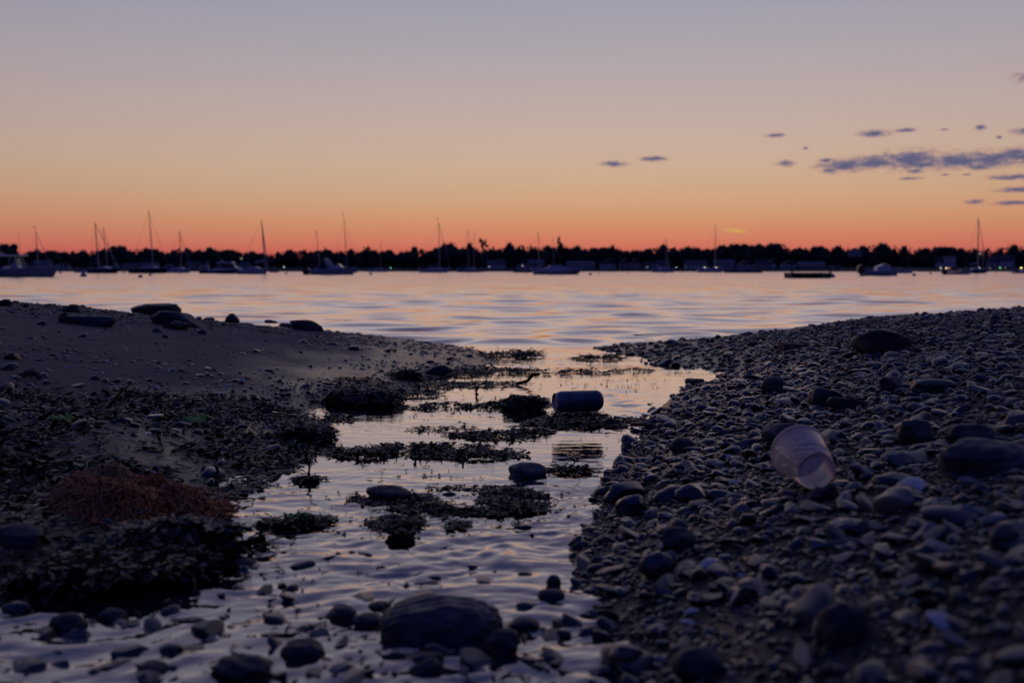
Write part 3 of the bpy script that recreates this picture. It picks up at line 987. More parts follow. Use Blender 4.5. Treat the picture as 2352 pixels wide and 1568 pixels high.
def build_trees():
    for k, lst in TT.items():
        for X, Y, w in lst:
            px, py = Q(k, X, Y)
            tree(px, py, w / 9.1875, SHORE_D + rng.uniform(32, 62), rng.choice(['round'] * 6 + ['tall']), tree_label(px, py, w / 9.1875), wide=rng.uniform(1.2, 1.7))
    G1 = 'standout trees on the far shore'
    px, py = Q(0, 75, 466)
    tree(px, py, 8.3, SHORE_D - 130 + 150, 'round', 'broad tall tree rising behind the open motorboat with the T-top', group=G1, wide=1.1)
    px, py = Q(1, 2088, 418)
    tree(px, py, 4.6, SHORE_D + 45, 'open', 'tall thin tree with a sparse see-through crown above the far wood', lift=.45, group=G1, wide=1.4)
    px, py = Q(2, 440, 402)
    tree(px, py, 5.3, SHORE_D + 45, 'tall', 'tallest tree with a rounded crown standing clear above the far wood', lift=.42, group=G1, wide=1.25)
    px, py = Q(1, 1018, 490)
    tree(px, py, 4.5, SHORE_D + 45, 'open', 'wispy bare-topped tree above the far wood behind the white motorboat', lift=.4, group=G1)
    # trees further along, outside the picture's edges
    for px in list(range(-130, 0, 11)) + list(range(1034, 1160, 11)):
        py = 250.5 + rng.uniform(-2.5, 2.5)
        tree(px, py, 6.5, SHORE_D + rng.uniform(32, 62), 'round', tree_label(px, py, 6.5), wide=1.45)
    # the wood that fills in behind and between: reads as one mass
    r = np.random.default_rng(5)
    n = 15000
    x = r.uniform(-640, 640, n)
    px = 512 + x / (SHORE_D + 95) * FPX
    tops = np.interp(px, np.array(sorted(Q(k, X, 0)[0] for k in TT for X, _, _ in TT[k])),
                     np.array([yy for _, yy in sorted((Q(k, X, 0)[0], Q(k, X, Y)[1]) for k in TT for X, Y, _ in TT[k])]))
    d = r.uniform(SHORE_D + 66, SHORE_D + 120, n)
    hmax = H + (YH - tops + 0.4) / FPX * d
    z = 2.0 + (hmax - 2.0) * np.sqrt(r.uniform(0.0, 1.0, n))
    c = np.stack([x, d, z], 1)
    v = np.stack([c + r.normal(0, 1.15, (n, 3)) for _ in range(3)], 1).reshape(-1, 3)
    f = np.arange(n * 3).reshape(-1, 3)
    # low under-storey hummocks
    iv, jf = ICO[1]
    vs, fs, kk = [v], [f], len(v)
    for i in range(260):
        xx = -640 + 1280 * (i + .5) / 260 + r.uniform(-2, 2)
        dd = r.uniform(SHORE_D + 70, SHORE_D + 112)
        ppx = 512 + xx / dd * FPX
        tp = np.interp(ppx, [Q(k, X, 0)[0] for k in TT for X, _, _ in sorted(TT[k])], [Q(k, X, Y)[1] for k in TT for X, Y, _ in sorted(TT[k])])
        hh = H + (YH - tp - 0.9) / FPX * dd
        p = iv * np.array([r.uniform(4, 7), 5, hh * .52]) * (1 + r.normal(0, .08, (len(iv), 1))) + np.array([xx, dd, hh * .48])
        vs.append(p)
        fs.append(jf + kk)
        kk += len(p)
    tag(obj('woodland', mesh_np('woodland', np.concatenate(vs), np.concatenate(fs), M['foliage'], smooth=False)),
        'dark mass of woodland behind the shoreline trees', 'wood', kind='stuff')
    # shrubs along the water's edge
    n = 9000
    x = r.uniform(-640, 640, n)
    lump = fbm(x / 9.0, x * 0 + 4.4, 3, 77) + 0.5
    z = 1.0 + r.uniform(0, 1, n) * (0.6 + 3.0 * np.clip(lump, 0, 1))
    c = np.stack([x, SHORE_D + 16 + r.uniform(-3, 5, n) + fbm(x / 300, x * 0 + 2.0, 2, 8) * 30, z], 1)
    v = np.stack([c + r.normal(0, .5, (n, 3)) for _ in range(3)], 1).reshape(-1, 3)
    tag(obj('shore_shrubs', mesh_np('shore_shrubs', v, np.arange(n * 3).reshape(-1, 3), M['foliage'], smooth=False)),
        'low dark scrub along the far waterline', 'shrubs', kind='stuff')


build_trees()


def house(k, X0, X1, Ytop, Ybase, style, wall, label, d=None, roofm='roof', floors=1, group=None):
    d = d or SHORE_D + rng.uniform(4, 12)
    p0, p1 = AT(*Q(k, X0, Ybase), d), AT(*Q(k, X1, Ytop), d)
    W, Z0, Z1 = p1.x - p0.x, 0.9 if d < SHORE_D + 30 else p0.z, p1.z
    Z1 = max(Z1, Z0 + 3.2)
    hh = Z1 - Z0
    D = max(5.0, min(W * .6, 9))
    t = empty('house', ((p0.x + p1.x) / 2, d, Z0), 0)
    tag(t, label, 'house', group or 'houses on the far shore')
    eave = hh * (0.58 if style != 'flat' else 0.97)
    MB().box((0, D / 2, eave / 2), (W, D, eave)).build('wall', M[wall], t)
    rf = MB()
    if style == 'gable':          # gable end faces the water
        rf.prism([(-W / 2 - .3, eave), (W / 2 + .3, eave), (0, hh)], -.35, D + .3)
    elif style == 'flat':
        rf.box((0, D / 2, eave + hh * .015), (W + .5, D + .5, hh * .03 + .1))
    else:                          # ridge runs along the shore
        rf.add([(-W / 2 - .4, -.4, eave), (W / 2 + .4, -.4, eave), (W / 2 + .4, D + .4, eave), (-W / 2 - .4, D + .4, eave),
                (-W / 2 - .2, D / 2, hh), (W / 2 + .2, D / 2, hh)], [(0, 1, 5, 4), (2, 3, 4, 5), (1, 2, 5), (3, 0, 4), (3, 2, 1, 0)])
    ro = rf.build('roof', M[roofm], t)
    MB().box((W * .28, D * .6, hh * .98), (.7, .7, hh * .22)).build('chimney', M['seawall'], ro)
    nw = max(2, int(W / 2.6))
    for fl in range(floors):
        zc = eave * (fl + .55) / floors
        for i in range(nw):
            xx = -W / 2 + W * (i + .5) / nw
            if fl == 0 and i == nw // 2:
                MB().box((xx, -.06, 1.0), (1.0, .12, 2.0)).build('door', M['door'], t)
                continue
            fr = MB().box((xx, -.05, zc), (1.35, .1, min(1.7, eave / floors * .6))).build('window', M['wall_white'], t)
            MB().box((xx, -.115, zc), (1.1, .03, min(1.45, eave / floors * .5))).build('pane', M['pane'], fr)
    return t


def build_houses():
    gl = 'low grey house with a ridge roof on the far shore'
    gg = 'grey gabled house by the far waterline'
    house(0, 300, 450, 596, 694, 'ridge', 'wall_grey', 'large pale-roofed house behind the open motorboat', roofm='roof_pale')
    house(0, 195, 255, 620, 694, 'gable', 'wall_grey', 'small gabled house close behind the motorboat with T-top')
    house(0, 510, 625, 624, 694, 'ridge', 'wall_white', 'white house just beyond the bow of the open motorboat')
    house(0, 1000, 1075, 618, 694, 'gable', 'wall_grey', gg)
    house(0, 1115, 1260, 620, 694, 'ridge', 'wall_tan', gl + ' with tan walls')
    house(0, 1300, 1440, 614, 694, 'ridge', 'wall_white', 'white ridge-roofed house behind the dark sloop with the tallest mast', roofm='roof_pale')
    house(0, 1495, 1580, 630, 694, 'gable', 'wall_grey', gg)
    house(0, 1700, 1830, 608, 694, 'ridge', 'wall_tan', 'tan house behind the white sloop flying a flag')
    house(0, 1858, 1905, 600, 694, 'gable', 'wall_white', 'narrow white gabled house beside the hardtop cruiser')
    house(0, 2200, 2290, 610, 694, 'ridge', 'wall_grey', gl)
    house(1, 2120, 2290, 590, 694, 'ridge', 'wall_white', 'white two-storey house alone below the sparse tall tree', floors=2)
    house(2, 45, 160, 596, 694, 'gable', 'wall_grey', gg)
    house(2, 150, 295, 588, 694, 'ridge', 'wall_grey', gl + ' next to a gabled one', roofm='roof_pale')
    house(2, 505, 765, 604, 694, 'ridge', 'wall_grey', 'long low house on the far shore right of the white express cruiser', roofm='roof_pale')
    house(2, 810, 955, 588, 694, 'gable', 'wall_white', 'white house with one broad gable beside the long low house')
    house(2, 990, 1090, 574, 694, 'gable', 'wall_tan', 'tall tan twin-gabled house, first gable', floors=2)
    house(2, 1095, 1185, 574, 694, 'gable', 'wall_tan', 'tall tan twin-gabled house, second gable', floors=2)
    house(2, 1215, 1340, 612, 694, 'ridge', 'wall_grey', gl + ' beside a lamp')
    house(2, 1330, 1455, 596, 694, 'ridge', 'wall_white', 'white house behind a small white sloop', floors=2)
    house(2, 1600, 1795, 594, 694, 'ridge', 'wall_white', 'wide white two-storey house left of two lamps', floors=2)
    house(2, 1865, 2050, 588, 694, 'ridge', 'wall_grey', 'wide grey two-storey house right of two lamps', floors=2, roofm='roof_pale')
    house(2, 2080, 2230, 596, 694, 'gable', 'wall_grey', gg + ' behind the covered dark boat')
    house(2, 2240, 2352, 590, 694, 'ridge', 'wall_tan', gl + ' with tan walls')
    house(3, 2, 75, 590, 694, 'gable', 'wall_white', 'white gabled house on the far shore behind the swim float')
    house(3, 130, 270, 600, 694, 'gable', 'wall_white', 'broad white gabled house above the swim float')
    house(3, 285, 530, 608, 694, 'ridge', 'wall_tan', 'long tan house above the swim float', roofm='roof_pale')
    house(3, 560, 690, 645, 694, 'ridge', 'wall_grey', gl)
    house(3, 1625, 1728, 556, 640, 'flat', 'wall_white', 'tall white block of flats among the trees on the rise', d=SHORE_D + 28, floors=3)
    house(3, 1556, 1620, 566, 614, 'ridge', 'wall_white', 'white house beside the block of flats on the rise', d=SHORE_D + 29)
    house(3, 2044, 2116, 560, 612, 'ridge', 'wall_grey', 'grey house among trees on the rise', d=SHORE_D + 29)
    house(3, 2130, 2268, 548, 602, 'ridge', 'wall_white', 'white ridge-roofed house high among trees on the rise', d=SHORE_D + 29)
    house(3, 762, 866, 500, 560, 'ridge', 'wall_grey', 'house with its roof showing among the treetops', d=SHORE_D + 30, roofm='roof_pale')


build_houses()


def lamp(k, X, Y, kind, r, label):
    d = SHORE_D - 2 if Y > 600 else SHORE_D + 24
    p = AT(*Q(k, X, Y), d)
    z0 = 0.7 if Y > 600 else 3.0
    zl = max(p.z, z0 + 1.5)
    t = empty('street_lamp', (p.x, d, z0))
    tag(t, label, 'lamp', 'lit lamps on the far shore')
    MB().tube([(0, 0, -.4), (0, 0, zl - z0 - .15)], [.09, .06], 6).build('post', M['post'], t)
    b = MB()
    r *= .8
    b.lathe([(0.001, -r), (r * .7, -r * .7), (r, 0), (r * .7, r * .7), (0.001, r)], 10, (0, 0, zl - z0 + r))
    b.build('lamp_globe', M['lamp_' + kind], t, True)


for a in [(0, 2217, 583, 'white', .26, 'white lamp high among the trees beside the hardtop cruiser'),
          (1, 255, 662, 'white', .26, 'white lamp by the water right of the sloop with the furled jib'),
          (1, 1237, 678, 'green', .20, 'faint green lamp at the waterline beside the small sloop'),
          (1, 2140, 660, 'faint', .24, 'faint lamp in front of the white two-storey house'),
          (2, 97, 648, 'faint', .28, 'faint warm lamp in front of a grey gabled house'),
          (2, 1240, 662, 'faint', .24, 'faint lamp beside the low house and small white sloop'),
          (2, 1510, 665, 'faint', .26, 'single lamp between the small white sloop and the wide white house'),
          (2, 1770, 665, 'white', .28, 'first of two lamps above the white sloop and covered boat'),
          (2, 1877, 665, 'warm', .26, 'second of two lamps above the white sloop and covered boat'),
          (3, 1585, 672, 'white', .30, 'white lamp alone beside a pair of close lamps'),
          (3, 1638, 672, 'warm', .30, 'warm lamp of a close pair on the far shore'),
          (3, 1665, 670, 'red', .26, 'small red lamp of a close pair on the far shore'),
          (3, 1950, 535, 'white', .26, 'white lamp high on the rise at treetop level'),
          (3, 1943, 668, 'white', .24, 'white lamp behind the dark sloop'),
          (3, 2040, 668, 'faint', .22, 'very faint lamp beside the dark sloop'),
          (3, 2134, 668, 'green', .30, 'bright green lamp on the far shore'),
          (3, 2184, 688, 'faint', .20, 'faint low lamp beside the bright green one'),
          (3, 2327, 668, 'amber', .30, 'bright amber lamp on the far shore')]:
    lamp(*a)


# ------------------------------------------------------------------ boats
def hull_parts(t, L, B, zs, zb, hullm, bottom='antifoul', boot=0.12, rake=.10, deckm='gelcoat', transom=.86):
    """x runs from stern (-L/2) to bow (L/2); sheer height zs at the stern, zb at the bow"""
    n = 15
    rows = []
    for i in range(n):
        s = i / (n - 1)
        hb = B / 2 * (transom + (1 - transom) * sin(min(1, s / .5) * pi / 2)) if s < .5 else B / 2 * max(0.0, 1 - ((s - .5) / .5) ** 2.3)
        hb = max(hb, .012)
        sh = zs + (zb - zs) * s ** 1.6
        def X(f):
            return -L / 2 + s * L * (1 - rake * f)
        rows.append([(X(0), hb, sh), (X(.12), hb * .985, sh - .10 * sh), (X(.75), hb * .86, boot), (X(.85), hb * .80, .0), (X(1.2), hb * .5, -.18), (X(1.5), 0.0, -.32)])
    def skin(a, b):
        v, f = [], []
        for sgn in (1, -1):
            o = len(v)
            for r_ in rows:
                v += [(p[0], p[1] * sgn, p[2]) for p in r_[a:b + 1]]
            m = b - a + 1
            for i in range(n - 1):
                for j in range(m - 1):
                    f.append((o + i * m + j, o + (i + 1) * m + j, o + (i + 1) * m + j + 1, o + i * m + j + 1))
        m = b - a + 1
        tr = [k for k in range(m)] + [n * m + k for k in range(m - 1, -1, -1)]
        f.append(tuple(tr))
        return MB().add(v, f)
    h = skin(0, 2).build('hull', M[hullm], t, False)
    skin(2, 5).build('bottom', M[bottom], h)
    d = MB()
    v = [(r_[0][0], r_[0][1] * .97, r_[0][2] - .03) for r_ in rows] + [(r_[0][0], -r_[0][1] * .97, r_[0][2] - .03) for r_ in rows]
    d.add(v, [(i, i + 1, n + i + 1, n + i) for i in range(n - 1)])
    d.build('deck', M[deckm], t)
    rr = MB()
    for sgn in (1, -1):
        rr.tube([(r_[0][0], r_[0][1] * sgn, r_[0][2]) for r_ in rows], .03, 4)
    rr.build('rub_rail', M['gelcoat'], h)
    return rows


def sailboat(k, base, top, topY, wl, X0, X1, label, hull='gelcoat', jib=True, flag=False, cover='canvas', vane=False):
    d = wl_dist(wl)
    s = d / FPX / 9.1875
    xc = (X0 + X1) / 2
    c = AT(*Q(k, xc, wl), d)
    Lb = (X1 - X0) * s
    t = empty('sailboat', (c.x, d, 0), rng.uniform(-.12, .12))
    tag(t, label, 'sailboat', 'sailing boats on moorings')
    zs, zb = Lb * .085 + .25, Lb * .11 + .35
    Bm = max(1.6, Lb * .32)
    hull_parts(t, Lb, Bm, zs, zb, hull, rake=.13, boot=.14, transom=.62)
    MB().prism([(-Lb * .18, zs - .03), (-Lb * .17, zs + .42), (Lb * .02, zs + .5), (Lb * .17, zs + .36), (Lb * .25, zs)], -Bm * .26, Bm * .26).build('coach_roof', M['gelcoat'], t)
    for sg in (-1, 1):
        w = MB()
        for q in (-.11, -.03, .05):
            w.box((Lb * q, sg * (Bm * .26 + .012), zs + .26), (Lb * .05, .02, .13))
        w.build('cabin_window', M['darkglass'], t)
    xm = (base - xc) * s
    zt = AT(*Q(k, top, topY), d).z
    rk = (top - base) * s
    mast = MB().tube([(xm, 0, zs), (xm + rk * .5, 0, zs + (zt - zs) * .5), (xm + rk, 0, zt)], [.10, .09, .06], 6).build('mast', M['alu'], t)
    sp = MB()
    for q in (.45, .7):
        sp.tube([(xm + rk * q, -Bm * .33 * (1.1 - q), zs + (zt - zs) * q), (xm + rk * q, Bm * .33 * (1.1 - q), zs + (zt - zs) * q)], .03, 4)
    sp.build('spreader', M['alu'], mast)
    bl = min(Lb * .36, xm + Lb / 2 - .3)
    MB().tube([(xm - .1, 0, zs + 1.15), (xm - bl, 0, zs + 1.05)], .06, 6).build('boom', M['alu'], t)
    MB().tube([(xm - .12, 0, zs + 1.32), (xm - bl * .3, 0, zs + 1.30), (xm - bl * .97, 0, zs + 1.16)], [.22, .17, .09], 8).build('sail_cover', M[cover], t)
    bow = (Lb / 2 - .15, 0, zb)
    MB().tube([bow, (xm + rk * .96, 0, zs + (zt - zs) * .96)], .055 if jib else .02, 5).build('furled_jib' if jib else 'forestay', M['sailcloth' if jib else 'wire'], t)
    MB().tube([(-Lb / 2 + .1, 0, zs), (xm + rk, 0, zt - .05)], .015, 4).build('backstay', M['wire'], t)
    for sg in (-1, 1):
        MB().tube([(xm - .1, sg * Bm * .42, zs), (xm + rk * .7, sg * Bm * .16, zs + (zt - zs) * .7), (xm + rk, 0, zt - .1)], .012, 4).build('shroud', M['wire'], t)
    pp = MB()
    pp.tube([(Lb * .40, Bm * .16, zb - .1), (Lb * .42, Bm * .13, zb + .5), (Lb * .495, 0, zb + .52), (Lb * .42, -Bm * .13, zb + .5), (Lb * .40, -Bm * .16, zb - .1)], .025, 4)
    pp.tube([(-Lb * .44, Bm * .3, zs), (-Lb * .45, Bm * .3, zs + .55), (-Lb * .49, 0, zs + .55), (-Lb * .45, -Bm * .3, zs + .55), (-Lb * .44, -Bm * .3, zs)], .025, 4)
    pp.build('pulpit', M['alu'], t)
    vz = MB()
    vz.tube([(xm + rk, 0, zt - .05), (xm + rk - (.28 if vane else .08), 0, zt + (.7 if vane else .25))], .012, 4)
    if vane:
        vz.tube([(xm + rk - .62, 0, zt + .70), (xm + rk - .1, 0, zt + .76)], [.10, .13], 5)
    vz.build('wind_vane', M['wire'], mast)
    if flag:
        f = MB()
        f.add([(xm - .15, .02, zs + 4.5), (xm - 1.5, .05, zs + 3.9), (xm - 1.6, .0, zs + 4.3), (xm - .15, 0, zs + 5.2)], [(0, 1, 2, 3)])
        f.build('ensign', M['flag'], t)
    return t


SB = [(0, 350, 342, 320, 712, 230, 480, 'sloop with a furled jib moored behind the open motorboat with T-top', 'gelcoat_grey', True, False, 'canvas', True),
      (0, 908, 883, 245, 716, 805, 1110, 'dark-hulled sloop in front of a paler one with its mast close behind', 'hull_navy', True),
      (0, 990, 958, 290, 709, 870, 1075, 'pale sloop half hidden behind the dark sloop', 'gelcoat_grey', True),
      (0, 1410, 1380, 140, 716, 1195, 1550, 'dark-hulled sloop with the tallest mast of all', 'hull_navy', False, False, 'canvas'),
      (0, 1667, 1658, 325, 712, 1510, 1770, 'pale sloop flying a flag from its rigging', 'gelcoat', True, True),
      (1, 92, 60, 230, 723, -165, 125, 'white sloop with a steep furled jib in front of the lamp', 'gelcoat', True, False, 'sailcloth'),
      (1, 590, 557, 320, 709, 470, 700, 'sloop hidden behind the motorboat with black outboards, its shorter mast showing', 'gelcoat_grey', False),
      (1, 838, 815, 200, 710, 690, 955, 'white sloop peeping out past the bow of the motorboat with black outboards', 'gelcoat', False, False, 'canvas', True),
      (1, 1147, 1147, 430, 703, 1025, 1230, 'small far-off white sloop with a short mast', 'gelcoat', False),
      (1, 1688, 1680, 240, 710, 1500, 1790, 'white sloop with furled jib next to two close masts', 'gelcoat', True, False, 'canvas', True),
      (1, 1955, 1945, 315, 707, 1850, 2090, 'nearer of the two sloops whose masts stand close together', 'gelcoat_grey', False),
      (1, 2003, 2008, 325, 704, 1930, 2110, 'farther of the two sloops whose masts stand close together', 'gelcoat_grey', False),
      (2, 250, 240, 340, 709, 100, 330, 'sloop partly behind the stern of the white express cruiser', 'gelcoat_grey', False),
      (2, 385, 372, 380, 704, 290, 470, 'sloop hidden behind the white express cruiser', 'gelcoat_grey', False),
      (2, 1425, 1412, 395, 708, 1285, 1505, 'small white sloop with a dark sail cover between two lamps', 'gelcoat', False),
      (2, 1867, 1862, 270, 708, 1705, 1955, 'white sloop below two lamps, beside the covered dark boat', 'gelcoat', False),
      (3, 1927, 1915, 205, 716, 1800, 2015, 'dark sloop with a tall mast below the white block of flats', 'hull_navy', True, False, 'sailcloth'),
      (3, 1971, 1968, 470, 706, 1900, 2040, 'short-masted sloop behind the dark sloop by the flats', 'gelcoat_grey', False)]
for a in SB:
    sailboat(*a)


def outboard(t, x, y, s=1.0, tilt=0.0):
    e = MB()
    prof = [(-.02, .20), (.10, .52), (.06, .84), (-.18, .95), (-.48, .86), (-.56, .50), (-.44, .22)]
    ct, st_ = cos(tilt), sin(tilt)
    rot = lambda p: (x + s * (p[0] * ct - p[1] * st_), .0 + s * (p[0] * st_ + p[1] * ct))
    e.prism([rot(p) for p in prof], y - .2 * s, y + .2 * s)
    o = e.build('outboard_motor', M['engine'], t)
    l = MB()
    l.prism([rot(p) for p in [(-.12, .22), (-.36, .22), (-.34, -.5), (-.16, -.5)]], y - .06 * s, y + .06 * s)
    l.build('drive_leg', M['engine'], o)


def mboat(k, X0, X1, wl, label, zs, zb, hull='gelcoat', B=None, group='motor boats on moorings', rake=.1, transom=.86, name='motorboat', dlim=420):
    d = wl_dist(wl, hi=dlim)
    s = d / FPX / 9.1875
    c = AT(*Q(k, (X0 + X1) / 2, wl), d)
    Lb = (X1 - X0) * s
    t = empty(name, (c.x, d, 0), 0)
    tag(t, label, 'boat', group)
    hull_parts(t, Lb, B or Lb * .34, zs * s, zb * s, hull, rake=rake, transom=transom, boot=.1)
    return t, Lb, s, (X0 + X1) / 2, wl


def build_motorboats():
    # open boat with T-top, cut by the picture's left edge; heights in strip pixels above the waterline
    t, L, s, xc, wl = mboat(0, -290, 552, 748, 'grey open motorboat with a T-top over its console', 58, 98, 'gelcoat_grey', rake=.085)
    P = lambda X, Y: ((X - xc) * s, (wl - Y) * s)
    b = MB()
    b.prism([P(-5, 560), P(0, 546), P(218, 544), P(220, 552), P(215, 558)], -.85, .85)
    tt = b.build('t_top', M['gelcoat'], t)
    MB().lathe([(.001, 0), (.16, .02), (.20, .09), (.14, .16), (.001, .18)], 12, (P(20, 548)[0], 0, P(20, 548)[1])).build('radar_dome', M['gelcoat'], tt, True)
    for sg in (-1, 1):
        lg = MB()
        lg.tube([(P(205, 690)[0], sg * .62, P(205, 690)[1]), (P(172, 556)[0], sg * .62, P(172, 556)[1])], .05, 6)
        lg.build('t_top_leg', M['alu'], t)
        lg = MB()
        lg.tube([(P(105, 690)[0], sg * .62, P(105, 690)[1]), (P(135, 556)[0], sg * .62, P(135, 556)[1])], .05, 6)
        lg.build('t_top_leg', M['alu'], t)
    MB().prism([P(110, 690), P(118, 640), P(150, 600), P(185, 640), P(200, 690)], -.4, .4).build('console', M['gelcoat_grey'], t)
    MB().prism([P(150, 602), P(165, 575), P(170, 576), P(190, 640), P(184, 640)], -.36, .36).build('windscreen', M['darkglass'], t)
    MB().prism([P(40, 690), P(40, 655), P(72, 650), P(80, 690)], -.35, .35).build('leaning_post', M['gelcoat'], t)
    MB().prism([P(225, 690), P(235, 668), P(340, 650), P(356, 626), P(362, 690)], -.42, .42).build('bow_cushion', M['canvas'], t)
    MB().box((P(45, 715)[0], -L * .17 * .985, P(45, 716)[1]), (90 * s, .02, .10)).build('name_panel', M['buoy_band'], t)
    MB().tube([(P(163, 550)[0], .5, P(163, 550)[1]), (P(155, 320)[0], .5, P(155, 320)[1])], .012, 4).build('whip_aerial', M['wire'], t)
    outboard(t, -L / 2, 0, 1.2)
    # hardtop cruiser
    t, L, s, xc, wl = mboat(0, 1845, 2235, 718, 'dark-hulled hardtop cruiser with large side windows', 20, 42, 'hull_navy', rake=.1)
    P = lambda X, Y: ((X - xc) * s, (wl - Y) * s)
    MB().prism([P(1925, 696), P(1935, 684), P(2000, 672), P(2190, 668), P(2230, 676)], -1.0, 1.0).build('cabin_trunk', M['gelcoat'], t)
    MB().prism([P(1995, 624), P(2010, 610), P(2140, 612), P(2155, 622), P(2145, 626)], -1.05, 1.05).build('hardtop', M['gelcoat'], t)
    MB().prism([P(2045, 672), P(2035, 626), P(2140, 626), P(2185, 670)], -.95, .95).build('wheelhouse_glass', M['darkglass'], t)
    for X, X2 in ((2000, 2015), (2040, 2036), (2188, 2144)):
        for sg in (-1, 1):
            MB().tube([(P(X, 672)[0], sg * .97, P(X, 672)[1]), (P(X2, 624)[0], sg * .97, P(X2, 624)[1])], .05, 5).build('pillar', M['gelcoat'], t)
    MB().lathe([(.001, 0), (.3, .05), (.3, .18), (.001, .25)], 10, (P(2045, 610)[0], 0, P(2045, 610)[1])).build('radar_dome', M['gelcoat'], t, True)
    # walk-around boat with two black outboards
    t, L, s, xc, wl = mboat(1, 505, 925, 728, 'white motorboat with a radar arch and two black outboard motors', 44, 72, 'gelcoat_grey', rake=.1)
    P = lambda X, Y: ((X - xc) * s, (wl - Y) * s)
    MB().prism([P(640, 678), P(650, 664), P(740, 640), P(765, 634), P(800, 660), P(850, 664)], -.75, .75).build('cabin', M['gelcoat'], t)
    MB().prism([P(742, 642), P(752, 628), P(766, 630), P(806, 664), P(796, 664)], -.72, .72).build('windscreen', M['darkglass'], t)
    for sg in (-1, 1):
        a = MB()
        a.tube([(P(680, 670)[0], sg * .78, P(680, 670)[1]), (P(645, 600)[0], sg * .74, P(645, 600)[1]), (P(640, 590)[0], sg * .5, P(640, 590)[1])], [.12, .11, .08], 6)
        a.tube([(P(712, 664)[0], sg * .78, P(712, 664)[1]), (P(670, 592)[0], sg * .74, P(670, 592)[1]), (P(650, 588)[0], sg * .5, P(650, 588)[1])], [.12, .11, .08], 6)
        a.build('radar_arch_leg', M['gelcoat_grey'], t)
    MB().tube([(P(648, 588)[0], -.75, P(648, 588)[1]), (P(648, 588)[0], .75, P(648, 588)[1])], .14, 6).build('radar_arch_top', M['gelcoat_grey'], t)
    MB().prism([P(590, 682), P(600, 630), P(660, 622), P(672, 640), P(665, 676)], -.8, .8).build('cockpit_cover', M['canvas'], t)
    outboard(t, -L / 2 + .02, -.35, 1.05, .35)
    outboard(t, -L / 2 - .18, .35, 1.05, .75)
    # express cruiser
    t, L, s, xc, wl = mboat(2, 195, 652, 727, 'white express cruiser with a long swept cabin', 34, 42, 'gelcoat', rake=.13)
    P = lambda X, Y: ((X - xc) * s, (wl - Y) * s)
    MB().prism([P(205, 692), P(300, 672), P(345, 652), P(470, 648), P(530, 672), P(620, 688)], -1.1, 1.1).build('cabin', M['gelcoat'], t)
    MB().prism([P(320, 664), P(355, 645), P(430, 640), P(465, 641), P(500, 664), P(470, 655), P(360, 658)], -1.0, 1.0).build('windscreen', M['darkglass'], t)
    MB().prism([P(330, 652), P(352, 640), P(430, 637), P(462, 640), P(440, 645), P(360, 646)], -1.05, 1.05).build('hardtop', M['gelcoat'], t)
    bp = MB()
    bp.tube([(P(480, 672)[0], -.8, P(0, 670)[1]), (P(560, 665)[0], -.6, P(0, 662)[1]), (P(640, 676)[0], 0, P(0, 668)[1]), (P(560, 665)[0], .6, P(0, 662)[1]), (P(480, 672)[0], .8, P(0, 670)[1])], .03, 4)
    bp.build('bow_rail', M['alu'], t)
    MB().box((P(225, 715)[0], 0, .06), (40 * s, 1.8, .12)).build('swim_platform', M['gelcoat_grey'], t)
    # centre console right of the float
    t, L, s, xc, wl = mboat(3, 880, 1205, 738, 'grey open motorboat with a black outboard right of the swim float', 40, 60, 'gelcoat_grey', rake=.08)
    P = lambda X, Y: ((X - xc) * s, (wl - Y) * s)
    MB().prism([P(985, 690), P(990, 655), P(1040, 640), P(1070, 632), P(1105, 634), P(1110, 686)], -.5, .5).build('console', M['gelcoat'], t)
    MB().prism([P(1040, 642), P(1052, 630), P(1104, 628), P(1108, 636)], -.52, .52).build('windscreen', M['darkglass'], t)
    MB().tube([(P(1110, 690)[0], -.5, P(0, 688)[1]), (P(1200, 670)[0], -.3, P(0, 664)[1]), (P(1235, 665)[0], 0, P(0, 662)[1]), (P(1200, 670)[0], .3, P(0, 664)[1]), (P(1110, 690)[0], .5, P(0, 688)[1])], .03, 4).build('bow_rail', M['alu'], t)
    outboard(t, -L / 2 + .05, 0, 1.2, .1)
    # small ones
    t, L, s, xc, wl = mboat(3, 1195, 1335, 716, 'small white skiff beyond the grey open motorboat', 20, 30, 'gelcoat')
    MB().box((0, 0, 22 * s), (.3, L * .26, .05)).build('thwart', M['dock_wood'], t)
    t, L, s, xc, wl = mboat(2, 1955, 2312, 712, 'low dark boat under a long cover', 12, 18, 'hull_navy', rake=.05)
    MB().prism([(-L * .42, 11 * s), (-L * .36, 26 * s), (-L * .1, 24 * s), (L * .1, 34 * s), (L * .2, 22 * s), (L * .42, 20 * s)], -L * .1, L * .1).build('boat_cover', M['canvas'], t)
    t, L, s, xc, wl = mboat(3, 1655, 1872, 727, 'white runabout in front of the dark sloop by the flats', 20, 30, 'gelcoat')
    MB().prism([(-L * .05, 22 * s), (L * .02, 42 * s), (L * .06, 42 * s), (L * .16, 26 * s)], -L * .12, L * .12).build('windscreen', M['darkglass'], t)
    outboard(t, -L / 2, 0, 1.1, .5)
    t, L, s, xc, wl = mboat(3, 2252, 2480, 716, 'white motorboat below the bright amber lamp', 18, 28, 'gelcoat_grey')
    MB().prism([(-L * .2, 16 * s), (-L * .16, 40 * s), (L * .06, 40 * s), (L * .16, 20 * s)], -L * .12, L * .12).build('cabin', M['gelcoat'], t)
    t, L, s, xc, wl = mboat(0, 690, 802, 711, 'small pale skiff left of the dark sloop', 20, 30, 'gelcoat_grey')
    MB().box((0, 0, 22 * s), (.3, L * .26, .05)).build('thwart', M['dock_wood'], t)
    t, L, s, xc, wl = mboat(2, 14, 190, 710, 'low dark skiff behind the stern of the express cruiser', 16, 24, 'hull_navy')
